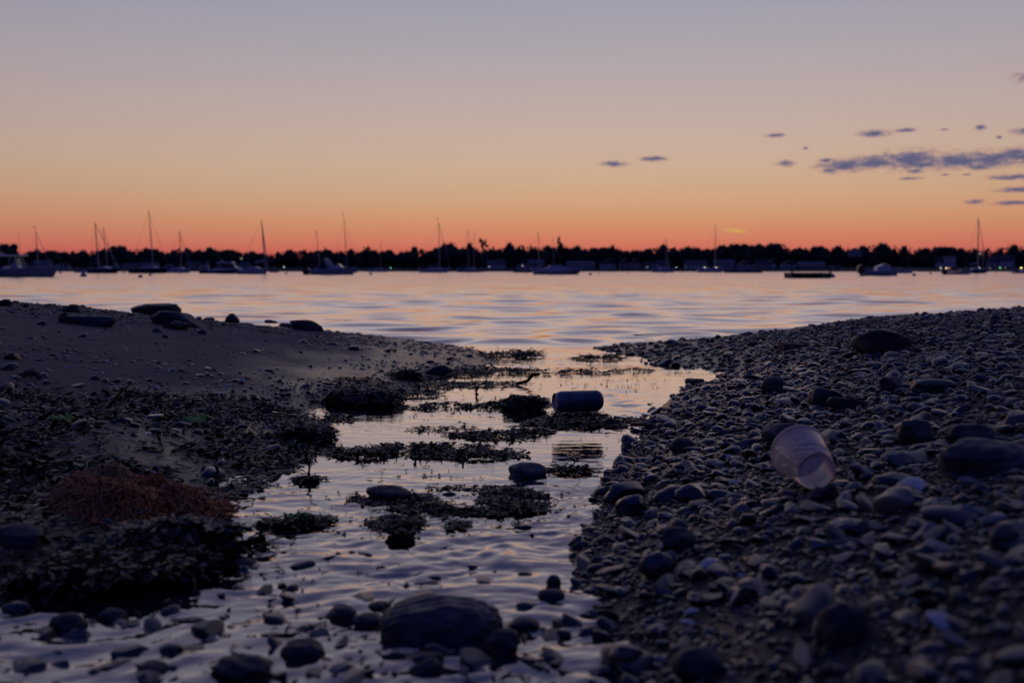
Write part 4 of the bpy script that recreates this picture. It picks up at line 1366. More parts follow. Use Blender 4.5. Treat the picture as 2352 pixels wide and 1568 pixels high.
    MB().box((0, 0, 17 * s), (.3, L * .26, .05)).build('thwart', M['dock_wood'], t)
    t, L, s, xc, wl = mboat(1, 125, 215, 709, 'small tender tied behind the white sloop with the steep jib', 12, 20, 'gelcoat_grey')
    MB().box((0, 0, 14 * s), (.3, L * .26, .05)).build('thwart', M['dock_wood'], t)


build_motorboats()


def buoy(k, X, wl, r, label, ground_shift=0):
    d = wl_dist(wl)
    s = d / FPX / 9.1875
    R = r * s
    c = AT(*Q(k, X, wl), d)
    t = empty('mooring_buoy', (c.x, d, 0))
    tag(t, label, 'buoy', 'mooring buoys')
    pr = [(R * cos(a), R * .35 + R * sin(a)) for a in [radians(q) for q in range(-60, 91, 15)]]
    pr[-1] = (.001, pr[-1][1])
    MB().lathe(pr, 16).build('float', M['buoy'], t, True)
    MB().lathe([(R * 1.005, R * .25), (R * 1.012, R * .40), (R * 1.005, R * .52)], 16).build('band', M['buoy_band'], t, True)
    MB().tube([(0, 0, R * 1.3), (0, 0, R * 1.55)], R * .08, 6).build('ring_pin', M['rust'], t)


for a in [(0, 768, 746, 28, 'white mooring buoy in front of the small pale skiff'), (0, 1290, 754, 20, 'white mooring buoy below the dark sloop with the tallest mast'),
          (0, 1380, 737, 13, 'small white buoy just behind a larger one'), (0, 557, 717, 12, 'small dark-looking buoy off the bow of the open motorboat'),
          (0, 1138, 716, 9, 'tiny buoy between the two dark sloops'), (1, 278, 722, 11, 'small buoy beyond the tender'),
          (1, 1055, 729, 14, 'white buoy in front of the small far-off sloop'), (2, 720, 730, 14, 'white buoy off the bow of the express cruiser'),
          (2, 795, 718, 7, 'tiny buoy beyond the one off the express cruiser'), (2, 1073, 717, 6, 'tiny buoy in open water before the twin-gabled house'),
          (2, 130, 722, 6, 'tiny buoy by the low dark skiff'), (2, 1560, 710, 6, 'tiny buoy between the two small white sloops'),
          (3, 588, 754, 28, 'large mooring buoy at the end of the swim float'), (3, 1343, 739, 17, 'mooring buoy beside the small white skiff'),
          (3, 1493, 722, 12, 'small buoy left of the white runabout'), (3, 2085, 724, 7, 'tiny buoy right of the dark sloop by the flats')]:
    buoy(*a)


def build_float():
    d = wl_dist(758)
    s = d / FPX / 9.1875
    c = AT(*Q(3, 360, 758), d)
    t = empty('swim_float', (c.x, d, 0))
    tag(t, 'dark wooden swim float with gaps under its deck', 'float')
    L, D = 360 * s, 2.0
    zt = 46 * s
    n = 16
    for i in range(n):
        MB().box((-L / 2 + L * (i + .5) / n, 0, zt), (L / n - .015, D, .035)).build('plank', M['dock_wood'], t)
    for sg in (-1, 1):
        MB().box((0, sg * D * .46, zt - .10), (L, .06, .15)).build('side_beam', M['dock_float'], t)
    for q, w in ((-.42, .14), (-.27, .10), (-.16, .12), (.02, .14), (.2, .1), (.36, .08), (.46, .07)):
        MB().box((q * L, 0, zt * .32), (w * L, D * .9, zt * .75)).build('float_drum', M['dock_float'], t)
    for q in (-.48, .48):
        MB().box((q * L, -D * .45, zt * .8), (.10, .10, zt * 1.1)).build('corner_post', M['dock_wood'], t)
    MB().tube([(L * .30, -D * .5, zt + .02), (L * .30, -D * .55, .05)], .03, 5).build('ladder_rail', M['alu'], t)


build_float()

# ------------------------------------------------------------------ near shore: rocks
def GR(dx, dy, water=True):
    """where the line of sight through that point meets the beach or the water"""
    r = ray(dx * PXD, dy * PXD)
    t = np.linspace(0.4, 14, 2600)
    x, y, z = r.x * t, r.y * t, H + r.z * t
    g = ground0(x, y)
    if water:
        g = np.maximum(g, 0.0)
    i = int(np.argmax(z <= g)) if np.any(z <= g) else len(t) - 1
    return Vector((x[i], y[i], g[i]))


def rock_mesh(seed, planes=9, rough=0.05, sub=4, squash=0.75, sharp=0.62):
    r = np.random.default_rng(seed)
    v, f = ICO[sub]
    v = np.sign(v) * np.abs(v) ** (r.uniform(.42, .62, 3) if sharp < .52 else (r.uniform(.66, .85, 3) if sharp < .7 else r.uniform(.85, 1.0, 3)))
    for _ in range(planes):
        n = r.normal(0, 1, 3)
        n /= np.linalg.norm(n)
        h = r.uniform(sharp, 0.95)
        d = v @ n - h
        v -= np.maximum(d, 0)[:, None] * n[None, :] * 0.93
    for k, a in ((2.2, 1.2), (5.0, .7), (11.0, .4), (22.0, .22)):
        q = r.normal(0, k, (3, 3))
        ph = r.uniform(0, 6.28, 3)
        s = np.sin(v @ q[0] + ph[0]) * np.sin(v @ q[1] + ph[1]) + .5 * np.sin(v @ q[2] + ph[2])
        v *= (1 + rough * a * s)[:, None]
    v -= (v.max(0) + v.min(0)) / 2
    v /= (v.max(0) - v.min(0)) / 2
    return v, f


def rock(dx, dbot, wd, hd, label, mt='rock', seed=1, deep=.75, name='rock', rz=0.0, ry=0.0, sink=.30, planes=9, cat='rock', group=None, sub=4, sharp=.62, rough=.05, lift=0.0, raw=False):
    p = GR(dx, dbot)
    k = PXD * p.y / FPX
    w, h = wd * k, hd * k
    v, f = rock_mesh(seed, planes, rough, sub, sharp=sharp)
    if name == 'rock' and p.z < .001 and p.y < 1.8 and wd < 160:      # stream stones lie low, worn and half sunk
        h *= .68
        sharp, planes = max(sharp, .72), min(planes, 6)
        v, f = rock_mesh(seed, planes, rough, sub, sharp=sharp)
    dd = w * deep
    hh = h / (1 - sink)
    v = v * np.array([w / 2, dd / 2, hh / 2])
    a = np.array(Matrix.Rotation(ry, 3, 'Y') @ Matrix.Rotation(rz, 3, 'Z'))
    v = v @ a.T
    v[:, 2] += hh / 2 - hh * sink
    me = mesh_np(name, v, f, M[mt], smooth=True)
    o = obj(name, me, None, (p.x, p.y + dd * .35, p.z + lift))
    tag(o, label, cat, group)
    return o


R_ = rock
# the ridge of the sand bank
R_(350, 724, 132, 27, 'thick overhanging dark slab on the crest of the sand bank', seed=3, deep=.6, planes=12, sharp=.5, sink=.05)
R_(412, 746, 142, 28, 'dark slab tilted against the thick one on the sand bank crest', seed=14, deep=.5, ry=.20, planes=12, sharp=.45)
R_(160, 716, 44, 18, 'small peaked dark rock on the sand crest left of the slabs', seed=5)
R_(196, 744, 135, 20, 'long low flat slab lying on the sand below the small peaked rock', seed=26, deep=.45, sharp=.45)
R_(6, 700, 34, 14, 'low dark rock on the far end of the sand crest', seed=7)
R_(402, 754, 66, 18, 'small wedge rock in front of the tilted slab', seed=8, sharp=.5)
R_(531, 743, 34, 24, 'rounded dark rock alone on the crest right of the slabs', seed=9, sharp=.75)
R_(703, 760, 76, 26, 'dark angular rock on the crest where the sand bank narrows', seed=10, sharp=.5)
R_(620, 742, 30, 9, 'low crest stone between the rounded and the angular rock', seed=111)
R_(655, 752, 34, 11, 'low dark stone next to the angular crest rock', seed=112)
R_(475, 738, 30, 10, 'stone at the low end of the tilted slab', seed=113)
# round the pool
R_(828, 932, 185, 36, 'large weed-covered rock on the sand bank side of the channel', seed=11, mt='rock', deep=.8, sharp=.6, sub=5)
R_(1003, 858, 72, 20, 'dark weedy rock at the top of the pool below the sand point', seed=12)
R_(935, 872, 58, 24, 'weedy rock between the large weed-covered rock and the pool top', seed=13)
R_(692, 1016, 140, 38, 'dark rounded rock draped in weed at the channel edge', seed=141, mt='rock', deep=.9, sharp=.7, sub=5)
R_(1206, 942, 96, 32, 'peaked rock wrapped in weed left of the can', seed=15, deep=.8, sharp=.6)
R_(1328, 966, 110, 24, 'low weed-covered rock that the can rests on', seed=16, deep=.9, sharp=.7)
R_(1213, 1094, 92, 28, 'smooth dark hump rock in the stream', seed=17, deep=.8, sharp=.8, planes=5, mt='rock_grey')
R_(1598, 884, 46, 15, 'dark flat rock in the water off the gravel point', seed=18)
R_(890, 1150, 110, 30, 'dark stone under the left end of the weed island', seed=19, sharp=.7)
R_(915, 1252, 76, 34, 'block of brown stone at the near end of the weed island', seed=20, mt='wood_dark', sharp=.6)
# foreground stream
R_(1010, 1474, 300, 86, 'big rounded boulder standing in the foreground stream', seed=23, mt='boulder', deep=.58, sharp=.86, planes=3, sub=5, rough=.05, sink=.36)
R_(1152, 1504, 96, 78, 'dark weedy stone touching the big boulder', seed=24, mt='rock', sharp=.7, rough=.08)
R_(1266, 1380, 66, 32, 'wet dark stone with a small round one just behind it', seed=25, mt='rock', sharp=.6)
R_(1272, 1352, 36, 30, 'small round stone just behind a wet dark one', seed=27, mt='stone_dark', sharp=.85, name='stone', cat='stone')
R_(975, 1552, 84, 46, 'slanting wedge stone in front of the big boulder', seed=28, mt='rock', sharp=.5, ry=-.35)
R_(545, 1560, 150, 60, 'dark jagged stone in the blurred foreground water', seed=29, mt='rock', sharp=.5, rough=.09)
R_(690, 1512, 110, 46, 'dark lump of weedy stone left of the wedge stone', seed=30, mt='rock', rough=.09)
R_(345, 1545, 76, 28, 'low wet stone alone in the foreground water', seed=31, mt='rock')
R_(870, 1400, 54, 22, 'dark stone upstream of the big boulder', seed=32, mt='rock')
R_(785, 1424, 66, 36, 'squarish dark stone left of the big boulder', seed=33, mt='rock', sharp=.5)
R_(845, 1440, 80, 38, 'dark stone pressed against the boulder base', seed=34, mt='rock')
R_(1210, 1398, 54, 18, 'low smooth stone right of the boulder top', seed=35, mt='stone_dark', sharp=.85)
R_(1205, 1446, 74, 34, 'pointed stone behind the dark weedy one', seed=36, mt='rock')
R_(1440, 1031, 26, 17, 'small dark stone in the water off the gravel edge', seed=37, mt='rock')
R_(1416, 1158, 62, 30, 'smooth oval stone at the stream edge of the gravel', seed=38, mt='stone_dark', sharp=.85, planes=4, name='stone', cat='stone')
R_(1452, 1188, 76, 48, 'slanting flat stone beside the smooth oval one at the stream edge', seed=39, mt='stone_grey', sharp=.7, ry=-.4, name='stone', cat='stone')
R_(215, 1368, 500, 62, 'broad flat black slab on the near left bank', seed=40, mt='wood_dark', deep=.55, sharp=.55, planes=12, sub=5, sink=.1)
R_(385, 1282, 300, 80, 'dark weed-hung rock with a pale worn shoulder', seed=41, mt='rock', deep=.6, sharp=.6, sub=5)
R_(510, 1256, 50, 40, 'pale worn stone at the shoulder of the weed-hung rock', seed=42, mt='stone_brown', sharp=.7, ry=.6)
R_(30, 1262, 110, 50, 'black wedge of rock at the bank below the red weed', seed=43, mt='rock', sharp=.5)
R_(150, 1448, 90, 50, 'dark round stone in the near left shallows', seed=44, mt='rock', sharp=.75)
R_(250, 1425, 70, 36, 'second dark stone in the near left shallows', seed=45, mt='rock')
R_(30, 1410, 70, 34, 'smooth low stone in the near left shallows', seed=46, mt='stone_dark', sharp=.8)
R_(560, 1300, 60, 18, 'low dark stone off the end of the black slab', seed=47, mt='rock')
# gravel bank
R_(2040, 806, 140, 52, 'big dark rock high on the gravel bank', seed=48, deep=.8, sharp=.55, mt='rock')
R_(1902, 932, 76, 40, 'dark upright slab on the gravel behind the cup', seed=49, sharp=.5, ry=.15, mt='rock')
R_(1950, 938, 90, 26, 'dark slab leaning from the upright one on the gravel', seed=50, sharp=.5, ry=.25, mt='rock')
R_(1802, 1016, 98, 44, 'flat-topped dark boulder just behind the cup', seed=51, sharp=.7, mt='rock')
R_(2110, 1012, 82, 50, 'brown pointed rock on the gravel right of the cup', seed=52, sharp=.55, mt='stone_brown')
R_(2290, 1086, 220, 72, 'large rough grey rock half buried in the gravel', seed=53, sharp=.6, mt='rock_grey', sub=5)
R_(2250, 1020, 120, 44, 'dark rock behind the large rough grey one', seed=54, sharp=.6, mt='rock')
R_(1570, 1038, 62, 32, 'brown-black cobble on the wet gravel edge', seed=55, sharp=.8, mt='rock')
R_(1897, 1150, 78, 34, 'black stone in front of the cup base', seed=56, sharp=.55, mt='rock', deep=.5)
R_(1512, 1318, 88, 50, 'round pale grey cobble on the near gravel', seed=57, sharp=.85, planes=4, mt='stone_grey', name='cobble', cat='stone')
R_(1962, 1222, 98, 26, 'long flat grey cobble on the near gravel', seed=58, sharp=.8, mt='stone_grey', name='cobble', cat='stone')
R_(2312, 1262, 66, 56, 'tall rounded brown cobble near the large grey rock', seed=59, sharp=.85, mt='stone_brown', name='cobble', cat='stone')
R_(1565, 1262, 90, 48, 'dark hollowed cobble on the near gravel', seed=60, sharp=.7, mt='rock', name='cobble', cat='stone')
R_(2060, 1120, 100, 32, 'smooth dark cobble right of the cup', seed=61, sharp=.85, mt='stone_dark', name='cobble', cat='stone')
R_(1945, 1480, 130, 90, 'large dark cobble in the blurred foreground gravel', seed=62, sharp=.8, mt='rock', name='cobble', cat='stone')
R_(1440, 1540, 90, 55, 'reddish stone in the foreground at the stream edge', seed=63, sharp=.7, mt='stone_red', name='cobble', cat='stone')
R_(1620, 1560, 150, 66, 'broad dark cobble at the foreground stream edge', seed=64, sharp=.75, mt='rock', name='cobble', cat='stone')
R_(2150, 900, 110, 30, 'long brown rock lying on the upper gravel', seed=65, sharp=.6, mt='stone_brown')
R_(1780, 905, 60, 40, 'upright dark stone on the upper gravel', seed=66, sharp=.7, mt='rock')
R_(2050, 900, 60, 36, 'dark angular stone on the upper gravel beside the long brown rock', seed=67, sharp=.55, mt='rock')
R_(1590, 1150, 80, 36, 'bent dark cobble on the gravel between cup and stream', seed=68, sharp=.75, mt='stone_dark', name='cobble', cat='stone')


def build_brick():
    p = GR(1825, 806)
    k = PXD * p.y / FPX
    w, h = 62 * k, 20 * k
    bm = bmesh.new()
    bmesh.ops.create_cube(bm, size=1.0)
    bmesh.ops.scale(bm, vec=(w, w * .5, h), verts=bm.verts)
    bmesh.ops.bevel(bm, geom=list(bm.edges), offset=h * .14, segments=2, affect='EDGES')
    me = bpy.data.meshes.new('brick')
    bm.to_mesh(me)
    bm.free()
    me.materials.append(M['brick'])
    o = obj('loose_brick', me, None, (p.x, p.y + w * .2, p.z + h * .36), .25)
    o.rotation_euler = (.04, .08, .25)
    tag(o, 'worn red brick lying on the gravel bank', 'brick')


build_brick()

CAN = Vector((0, 0, 0))
c_ = AT(578, 400.6, 3.15)
CAN = Vector((c_.x, c_.y, c_.z))
CUP = GR(1868, 1136)
BOULDER = GR(1010, 1470)

# ------------------------------------------------------------------ pebbles, thousands of them
rg = np.random.default_rng(42)
PAL = np.array([(.0055, .0085, .012), (.0095, .0135, .019), (.018, .024, .030), (.031, .037, .043), (.034, .025, .020), (.09, .09, .088), (.065, .025, .019)])
PALN = ['dark slate', 'dark slate', 'grey', 'grey', 'brown', 'pale', 'reddish']
PALM = ['stone_dark', 'stone_dark', 'stone_grey', 'stone_grey', 'stone_brown', 'stone_pale', 'stone_red']


def channel_side(x, y):
    """+1 gravel bank, -1 sand bank, 0 in the water"""
    g = ground0(x, y)
    ys = [0.3, 1.1, 1.5, 1.9, 2.6, 3.3, 4.2, 5.3, 6.5, 12]
    mid = np.interp(y, ys, [-.15, -.17, -.15, -.18, -.08, -.08, .1, .15, .15, .15])
    return np.where(g < -0.004, 0, np.where(x > mid, 1, -1))


def view_ok(x, y, margin=.45):
    return (np.abs(x) < 0.5146 * y + margin) & (y > .55)


def scatter(n, x0, x1, y0, y1, side, rlo, rhi, pw=2.2, margin=1.55):
    x, y = rg.uniform(x0, x1, n), rg.uniform(y0, y1, n)
    ok = view_ok(x, y, margin)
    x, y = x[ok], y[ok]
    s = channel_side(x, y) == side
    x, y = x[s], y[s]
    u = rg.uniform(0, 1, len(x)) ** pw
    return x, y, rlo + (rhi - rlo) * u


def hidden(x, y):
    """behind the crest: nothing of it shows"""
    z = ground0(x, y)
    sl = (z + .05 - H) / y
    best = np.full(len(x), -9.0)
    for q in (.5, .6, .7, .8, .88, .94):
        best = np.maximum(best, (ground0(x * q, y * q) - H) / (y * q))
    return best > sl


P_x, P_y, P_r, P_s, P_c, P_z = [], [], [], [], [], []


def put(x, y, r, side, probs, sunk=.35, water=False, thin=None):
    n = len(x)
    P_x.append(x)
    P_y.append(y)
    P_r.append(r)
    P_s.append(np.full(n, side))
    P_c.append(rg.choice(7, n, p=probs))
    P_z.append((np.zeros(n) if water else ground(x, y)))


PR = [.20, .22, .2, .13, .13, .08, .04]
PL = [.24, .25, .2, .12, .1, .06, .03]
A = lambda x0, x1, y0, y1: (x1 - x0) * (y1 - y0)
# gravel bank: cobbles, pebbles, small gravel
x, y, r = scatter(int(A(0, 5.2, .6, 8.2) * 42), 0, 5.2, .6, 8.2, 1, .015, .038, 2.4)
put(x, y, r, 1, PR)
x, y, r = scatter(int(A(0, 5.2, .6, 8.2) * 800), 0, 5.2, .6, 8.2, 1, .008, .021, 1.6)
k = ~hidden(x, y)
keep = k & (rg.uniform(0, 1, len(x)) < np.clip((ground0(x, y) - .0) / .04, .6, 1))
put(x[keep], y[keep], r[keep], 1, PR)
x, y, r = scatter(int(A(0, 2.6, .6, 3.6) * 2100), 0, 2.6, .6, 3.6, 1, .0035, .0085, 1.4, .4)
put(x, y, r, 1, PR)
x, y, r = scatter(int(A(0, 1.7, .6, 2.3) * 3600), 0, 1.7, .6, 2.3, 1, .0028, .0075, 1.3, .4)
put(x, y, r, 1, PR)
# sand bank: thin scatter, thicker along the crest and the narrow point
x, y, r = scatter(int(A(-6, 0, .8, 9.5) * 1750), -6, 0, .8, 9.5, -1, .003, .014, 3.2)
g0 = ground0(x, y)
dens = .22 + .78 * np.clip((y - 5.0 - np.abs(x + .9) * .25) / 1.2, 0, 1) + .5 * (g0 < .05) + .6 * np.exp(-((y - 3.0) / .6) ** 2)
drift = np.clip(.55 + 3.2 * fbm(x * 1.1 + y * .5, y * 2.6 - x * .6, 3, 66), .12, 1.6)
keep = (rg.uniform(0, 1, len(x)) < dens * drift) & ~hidden(x, y)
put(x[keep], y[keep], r[keep], -1, PL)
x, y, r = scatter(int(A(-6, 0, 1.4, 9.5) * 40), -6, 0, 1.3, 9.5, -1, .010, .032, 2.4)
keep = (rg.uniform(0, 1, len(x)) < .3 + .6 * np.clip((y - 5.0) / 1.5, 0, 1) + .7 * (y < 3.4)) & ~hidden(x, y)
put(x[keep], y[keep], r[keep], -1, PL)
# stones standing out of the stream, mostly where it runs shallow near the boulder and at the gravel's foot
x, y, r = scatter(5200, -1.1, .5, .62, 2.3, 0, .004, .022, 3.0)
dens = np.clip((1.85 - y) / .7, .04, .85) * .6 * (.25 + .75 * (fbm(x * 4, y * 4, 2, 91) > .02))
keep = rg.uniform(0, 1, len(x)) < dens
put(x[keep], y[keep], r[keep], 0, PR, water=True)
px_, py_, pr_ = np.concatenate(P_x), np.concatenate(P_y), np.concatenate(P_r)
ps_, pc_, pz_ = np.concatenate(P_s), np.concatenate(P_c), np.concatenate(P_z)
n_ = len(px_)
pa = pr_ * rg.uniform(1.0, 1.55, n_)
pb = pr_ * rg.uniform(.75, 1.0, n_)
pc3 = pr_ * rg.uniform(.28, .66, n_)
pyaw = rg.uniform(0, 2 * pi, n_)
ptx, pty = rg.normal(0, .30, n_), rg.normal(0, .30, n_)
pzc = pz_ + pc3 * np.where(ps_ == 1, rg.uniform(.1, .65, n_), np.where(ps_ == 0, rg.uniform(-.55, .15, n_), rg.uniform(-.2, .35, n_)))


def pebble_shape(seed, sub):
    r = np.random.default_rng(seed)
    v, f = ICO[sub]
    v = np.sign(v) * np.abs(v) ** r.uniform(.78, 1.0, 3)
    for k, a in ((1.6, .13), (3.2, .05)):
        v = v * (1 + a * np.sin(v @ r.normal(0, k, 3) + r.uniform(0, 6)) * np.cos(v @ r.normal(0, k, 3) + r.uniform(0, 6)))[:, None]
    for _ in range(int(r.integers(4, 12)) if sub > 1 else 2):
        n = r.normal(0, 1, 3)
        n /= np.linalg.norm(n)
        v = v - np.maximum(v @ n - r.uniform(.5, .86), 0)[:, None] * n * .9
    v = v / np.abs(v).max(0)
    return v, f


def rotmats(yaw, tx, ty):
    cz, sz, cx, sx, cy, sy = np.cos(yaw), np.sin(yaw), np.cos(tx), np.sin(tx), np.cos(ty), np.sin(ty)
    Rm = np.empty((len(yaw), 3, 3))
    # Rx(tx) * Ry(ty) * Rz(yaw)
    Rz = np.zeros_like(Rm)
    Rz[:, 0, 0], Rz[:, 0, 1], Rz[:, 1, 0], Rz[:, 1, 1], Rz[:, 2, 2] = cz, -sz, sz, cz, 1
    Ry = np.zeros_like(Rm)
    Ry[:, 0, 0], Ry[:, 0, 2], Ry[:, 1, 1], Ry[:, 2, 0], Ry[:, 2, 2] = cy, sy, 1, -sy, cy
    Rx = np.zeros_like(Rm)
    Rx[:, 0, 0], Rx[:, 1, 1], Rx[:, 1, 2], Rx[:, 2, 1], Rx[:, 2, 2] = 1, cx, -sx, sx, cx
    return Rx @ Ry @ Rz


ROT = rotmats(pyaw, ptx, pty)
size_in_view = pa / np.hypot(px_, py_)
scr_y = 341 - FPX * np.tan(np.arctan2(pzc - H, py_) + PITCH)
inside = (np.abs(px_ / py_) < .52) & (scr_y < 690)
order = np.argsort(np.where(inside, -size_in_view, 1.0))
single = np.zeros(n_, bool)
single[order[:300]] = True

# the 300 that show largest: each a stone of its own
SHP = [pebble_shape(200 + i, 4) for i in range(12)]
PM = {}
for i, (v, f) in enumerate(SHP):
    for mt in set(PALM):
        PM[(i, mt)] = mesh_np('pebble', v, f, M[mt])


def zone(x, y, z, s):
    if s == 0:
        if math.hypot(x - BOULDER.x, y - BOULDER.y) < .38:
            return 'standing in the stream round the big boulder', 'stones round the big boulder'
        return 'standing out of the shallow stream', 'stones in the shallow stream'
    if s == -1:
        return 'lying on the sand bank', 'pebbles on the sand bank'
    if math.hypot(x - CUP.x, y - CUP.y) < .26:
        return 'on the gravel close round the clear cup', 'pebbles round the clear cup'
    if ground0(np.array([x]), np.array([y]))[0] < .035:
        return "at the stream's edge of the gravel bank", 'pebbles along the stream edge'
    if y < CUP.y:
        return 'on the gravel between the clear cup and the foreground', 'pebbles below the clear cup'
    return 'on the gravel bank rising behind the clear cup', 'pebbles behind the clear cup'


for i in np.nonzero(single)[0]:
    o = obj('pebble', PM[(int(rg.integers(12)), PALM[pc_[i]])], None, (px_[i], py_[i], pzc[i]))
    o.scale = (pa[i], pb[i], pc3[i])
    o.rotation_euler = Matrix(ROT[i].tolist()).to_euler()
    ph, gr = zone(px_[i], py_[i], pzc[i], ps_[i])
    sh = 'long' if pa[i] / pb[i] > 1.6 else ('flat' if pc3[i] / pb[i] < .58 else 'rounded')
    tag(o, f'{sh} {PALN[pc_[i]]} pebble {ph}', 'pebble', gr)

# all the rest, one object for each bank
VAR = {1: [pebble_shape(300 + i, 1) for i in range(14)], 2: [pebble_shape(330 + i, 2) for i in range(14)]}
GRADE = np.where((pa * FPX / np.hypot(px_, py_) > 5.6) & (np.abs(px_) < .56 * py_ + .05), 2, 1)


def stuff(name, mask, label):
    vs, fs, cs, k = [], [], [], 0
    for g in (1, 2):
        idx = np.nonzero(mask & (GRADE == g))[0]
        which = rg.integers(0, 14, len(idx))
        for q, (v, f) in enumerate(VAR[g]):
            j = idx[which == q]
            if not len(j):
                continue
            P = v[None] * np.stack([pa[j], pb[j], pc3[j]], 1)[:, None, :]
            P = np.einsum('nij,nkj->nki', ROT[j], P) + np.stack([px_[j], py_[j], pzc[j]], 1)[:, None, :]
            vs.append(P.reshape(-1, 3))
            fs.append((f[None] + (np.arange(len(j)) * len(v))[:, None, None] + k).reshape(-1, 3))
            k += len(j) * len(v)
            col = PAL[pc_[j]] * rg.uniform(.7, 1.25, (len(j), 1))
            cs.append(np.repeat(col, len(v), 0))
    tag(obj(name, mesh_np(name, np.concatenate(vs), np.concatenate(fs), M['pebbles'], True, np.concatenate(cs))), label, 'gravel', kind='stuff')


stuff('bank_gravel', ~single & (ps_ == 1), 'thousands of small dark pebbles covering the gravel bank')
stuff('sand_bank_pebbles', ~single & (ps_ == -1), 'small pebbles and shell bits strewn over the sand bank')
stuff('stream_pebbles', ~single & (ps_ == 0), 'small wet pebbles breaking the surface of the stream')


# ------------------------------------------------------------------ shells
def shell_mesh(seed, mt):
    r = random.Random(seed)
    n, m = 22, 7
    v, f = [], []
    sk, dome, el = r.uniform(-.18, .18), r.uniform(.28, .42), r.uniform(.72, .95)
    for lay in (0, 1):
        for j in range(m):
            q = j / (m - 1)
            for i in range(n + 1):
                a = -1.25 + 2.5 * i / n
                rad = q * (1 + .035 * cos(i * pi)) * (1 - .18 * abs(a) ** 1.6)
                x, y = rad * sin(a) * el * 1.25 + sk * q * q, rad * cos(a) * 1.1 - .5
                z = dome * (1 - (2 * q - .85) ** 2 * .9) * cos(a * .9) * .8 + .02 * cos(i * pi) * q - lay * .035
                v.append((x, y, z))
        o = lay * m * (n + 1)
        for j in range(m - 1):
            for i in range(n):
                f.append((o + j * (n + 1) + i, o + j * (n + 1) + i + 1, o + (j + 1) * (n + 1) + i + 1, o + (j + 1) * (n + 1) + i))
    s = (m - 1) * (n + 1)
    f += [(s + i, s + i + 1, m * (n + 1) + s + i + 1, m * (n + 1) + s + i) for i in range(n)]
    return mesh_np('shell', np.array(v), np.array(f), M[mt])


SHM = [shell_mesh(1, 'shell'), shell_mesh(2, 'shell'), shell_mesh(3, 'shell_rust'), shell_mesh(4, 'shell')]


def shell(p, size, label, which=0, rz=0.0, tilt=(0, 0), group=None):
    o = obj('shell', SHM[which], None, (p[0], p[1], p[2] + size * .08))
    o.scale = (size,) * 3
    o.rotation_euler = (tilt[0], tilt[1], rz)
    tag(o, label, 'shell', group)


for dx, dy, sz, lab, wh, rz, tl in [
        (1712, 1378, .036, 'upturned blue-grey oyster shell standing in the near gravel', 0, .8, (-.9, .3)),
        (1690, 1112, .022, 'blue-grey shell on the gravel left of the cup', 1, 1.9, (.3, .3)),
        (1540, 966, .018, 'pale shell lying on the wet gravel edge', 0, .4, (0, 0)),
        (2145, 828, .030, 'white shell standing on the upper gravel', 1, 2.5, (1.0, .2)),
        (2100, 1120, .045, 'broad white shell on the gravel right of the cup', 0, 1.2, (.1, .1)),
        (1640, 1300, .026, 'white shell with a hole on the near gravel', 3, .2, (.5, 0)),
        (1540, 1250, .028, 'white worn shell beside the hollowed cobble', 1, 3.0, (.4, .2)),
        (2170, 1440, .030, 'pale shell deep in the blurred foreground gravel', 0, .9, (.6, .3)),
        (1250, 1395, .018, 'wet shell by the round stone and the wet dark one', 0, .2, (.4, 0)),
        (350, 950, .020, 'pale shell at the foot of the sand bank', 1, .4, (.2, 0)),
        (1030, 742, .016, 'white shell near the narrow end of the sand bank', 0, 1.0, (.2, .1)),
        (500, 905, .022, 'white hinged shell low on the sand bank', 3, 2.2, (.2, .2)),
        (475, 860, .024, 'domed grey shell in the middle of the sand bank', 0, .2, (0, 0)),
        (720, 905, .018, 'thin white shell lying flat on the sand', 1, 1.4, (0, 0)),
        (215, 850, .026, 'rusty pink shell on the sand bank', 2, .5, (.1, 0)),
        (790, 910, .026, 'rust-coloured shell at the edge of the weed', 2, 2.0, (.3, 0))]:
    shell(GR(dx, dy), sz, lab, wh, rz, tl)
for i in range(60):
    while True:
        xx, yy = rg.uniform(-4.2, 0), rg.uniform(2.3, 7.6)
        if abs(xx) < .5 * yy and channel_side(np.array([xx]), np.array([yy]))[0] == -1 and gz(xx, yy) > .02:
            break
    shell((xx, yy, gz(xx, yy)), rg.uniform(.009, .018), 'small pale shell scattered on the sand bank', int(rg.choice([0, 1, 3])), rg.uniform(0, 6.28),
          (rg.normal(0, .25), rg.normal(0, .25)), 'small shells on the sand bank')
for i in range(70):
    while True:
        xx, yy = rg.uniform(0.1, 3), rg.uniform(1.1, 5.5)
        if abs(xx) < .5 * yy and channel_side(np.array([xx]), np.array([yy]))[0] == 1 and gz(xx, yy) > .02:
            break
    shell((xx, yy, gz(xx, yy) + .008), rg.uniform(.008, .017), 'small pale shell lying among the gravel', int(rg.choice([0, 1, 2, 3])), rg.uniform(0, 6.28),
          (rg.normal(0, .4), rg.normal(0, .4)), 'small shells on the gravel bank')


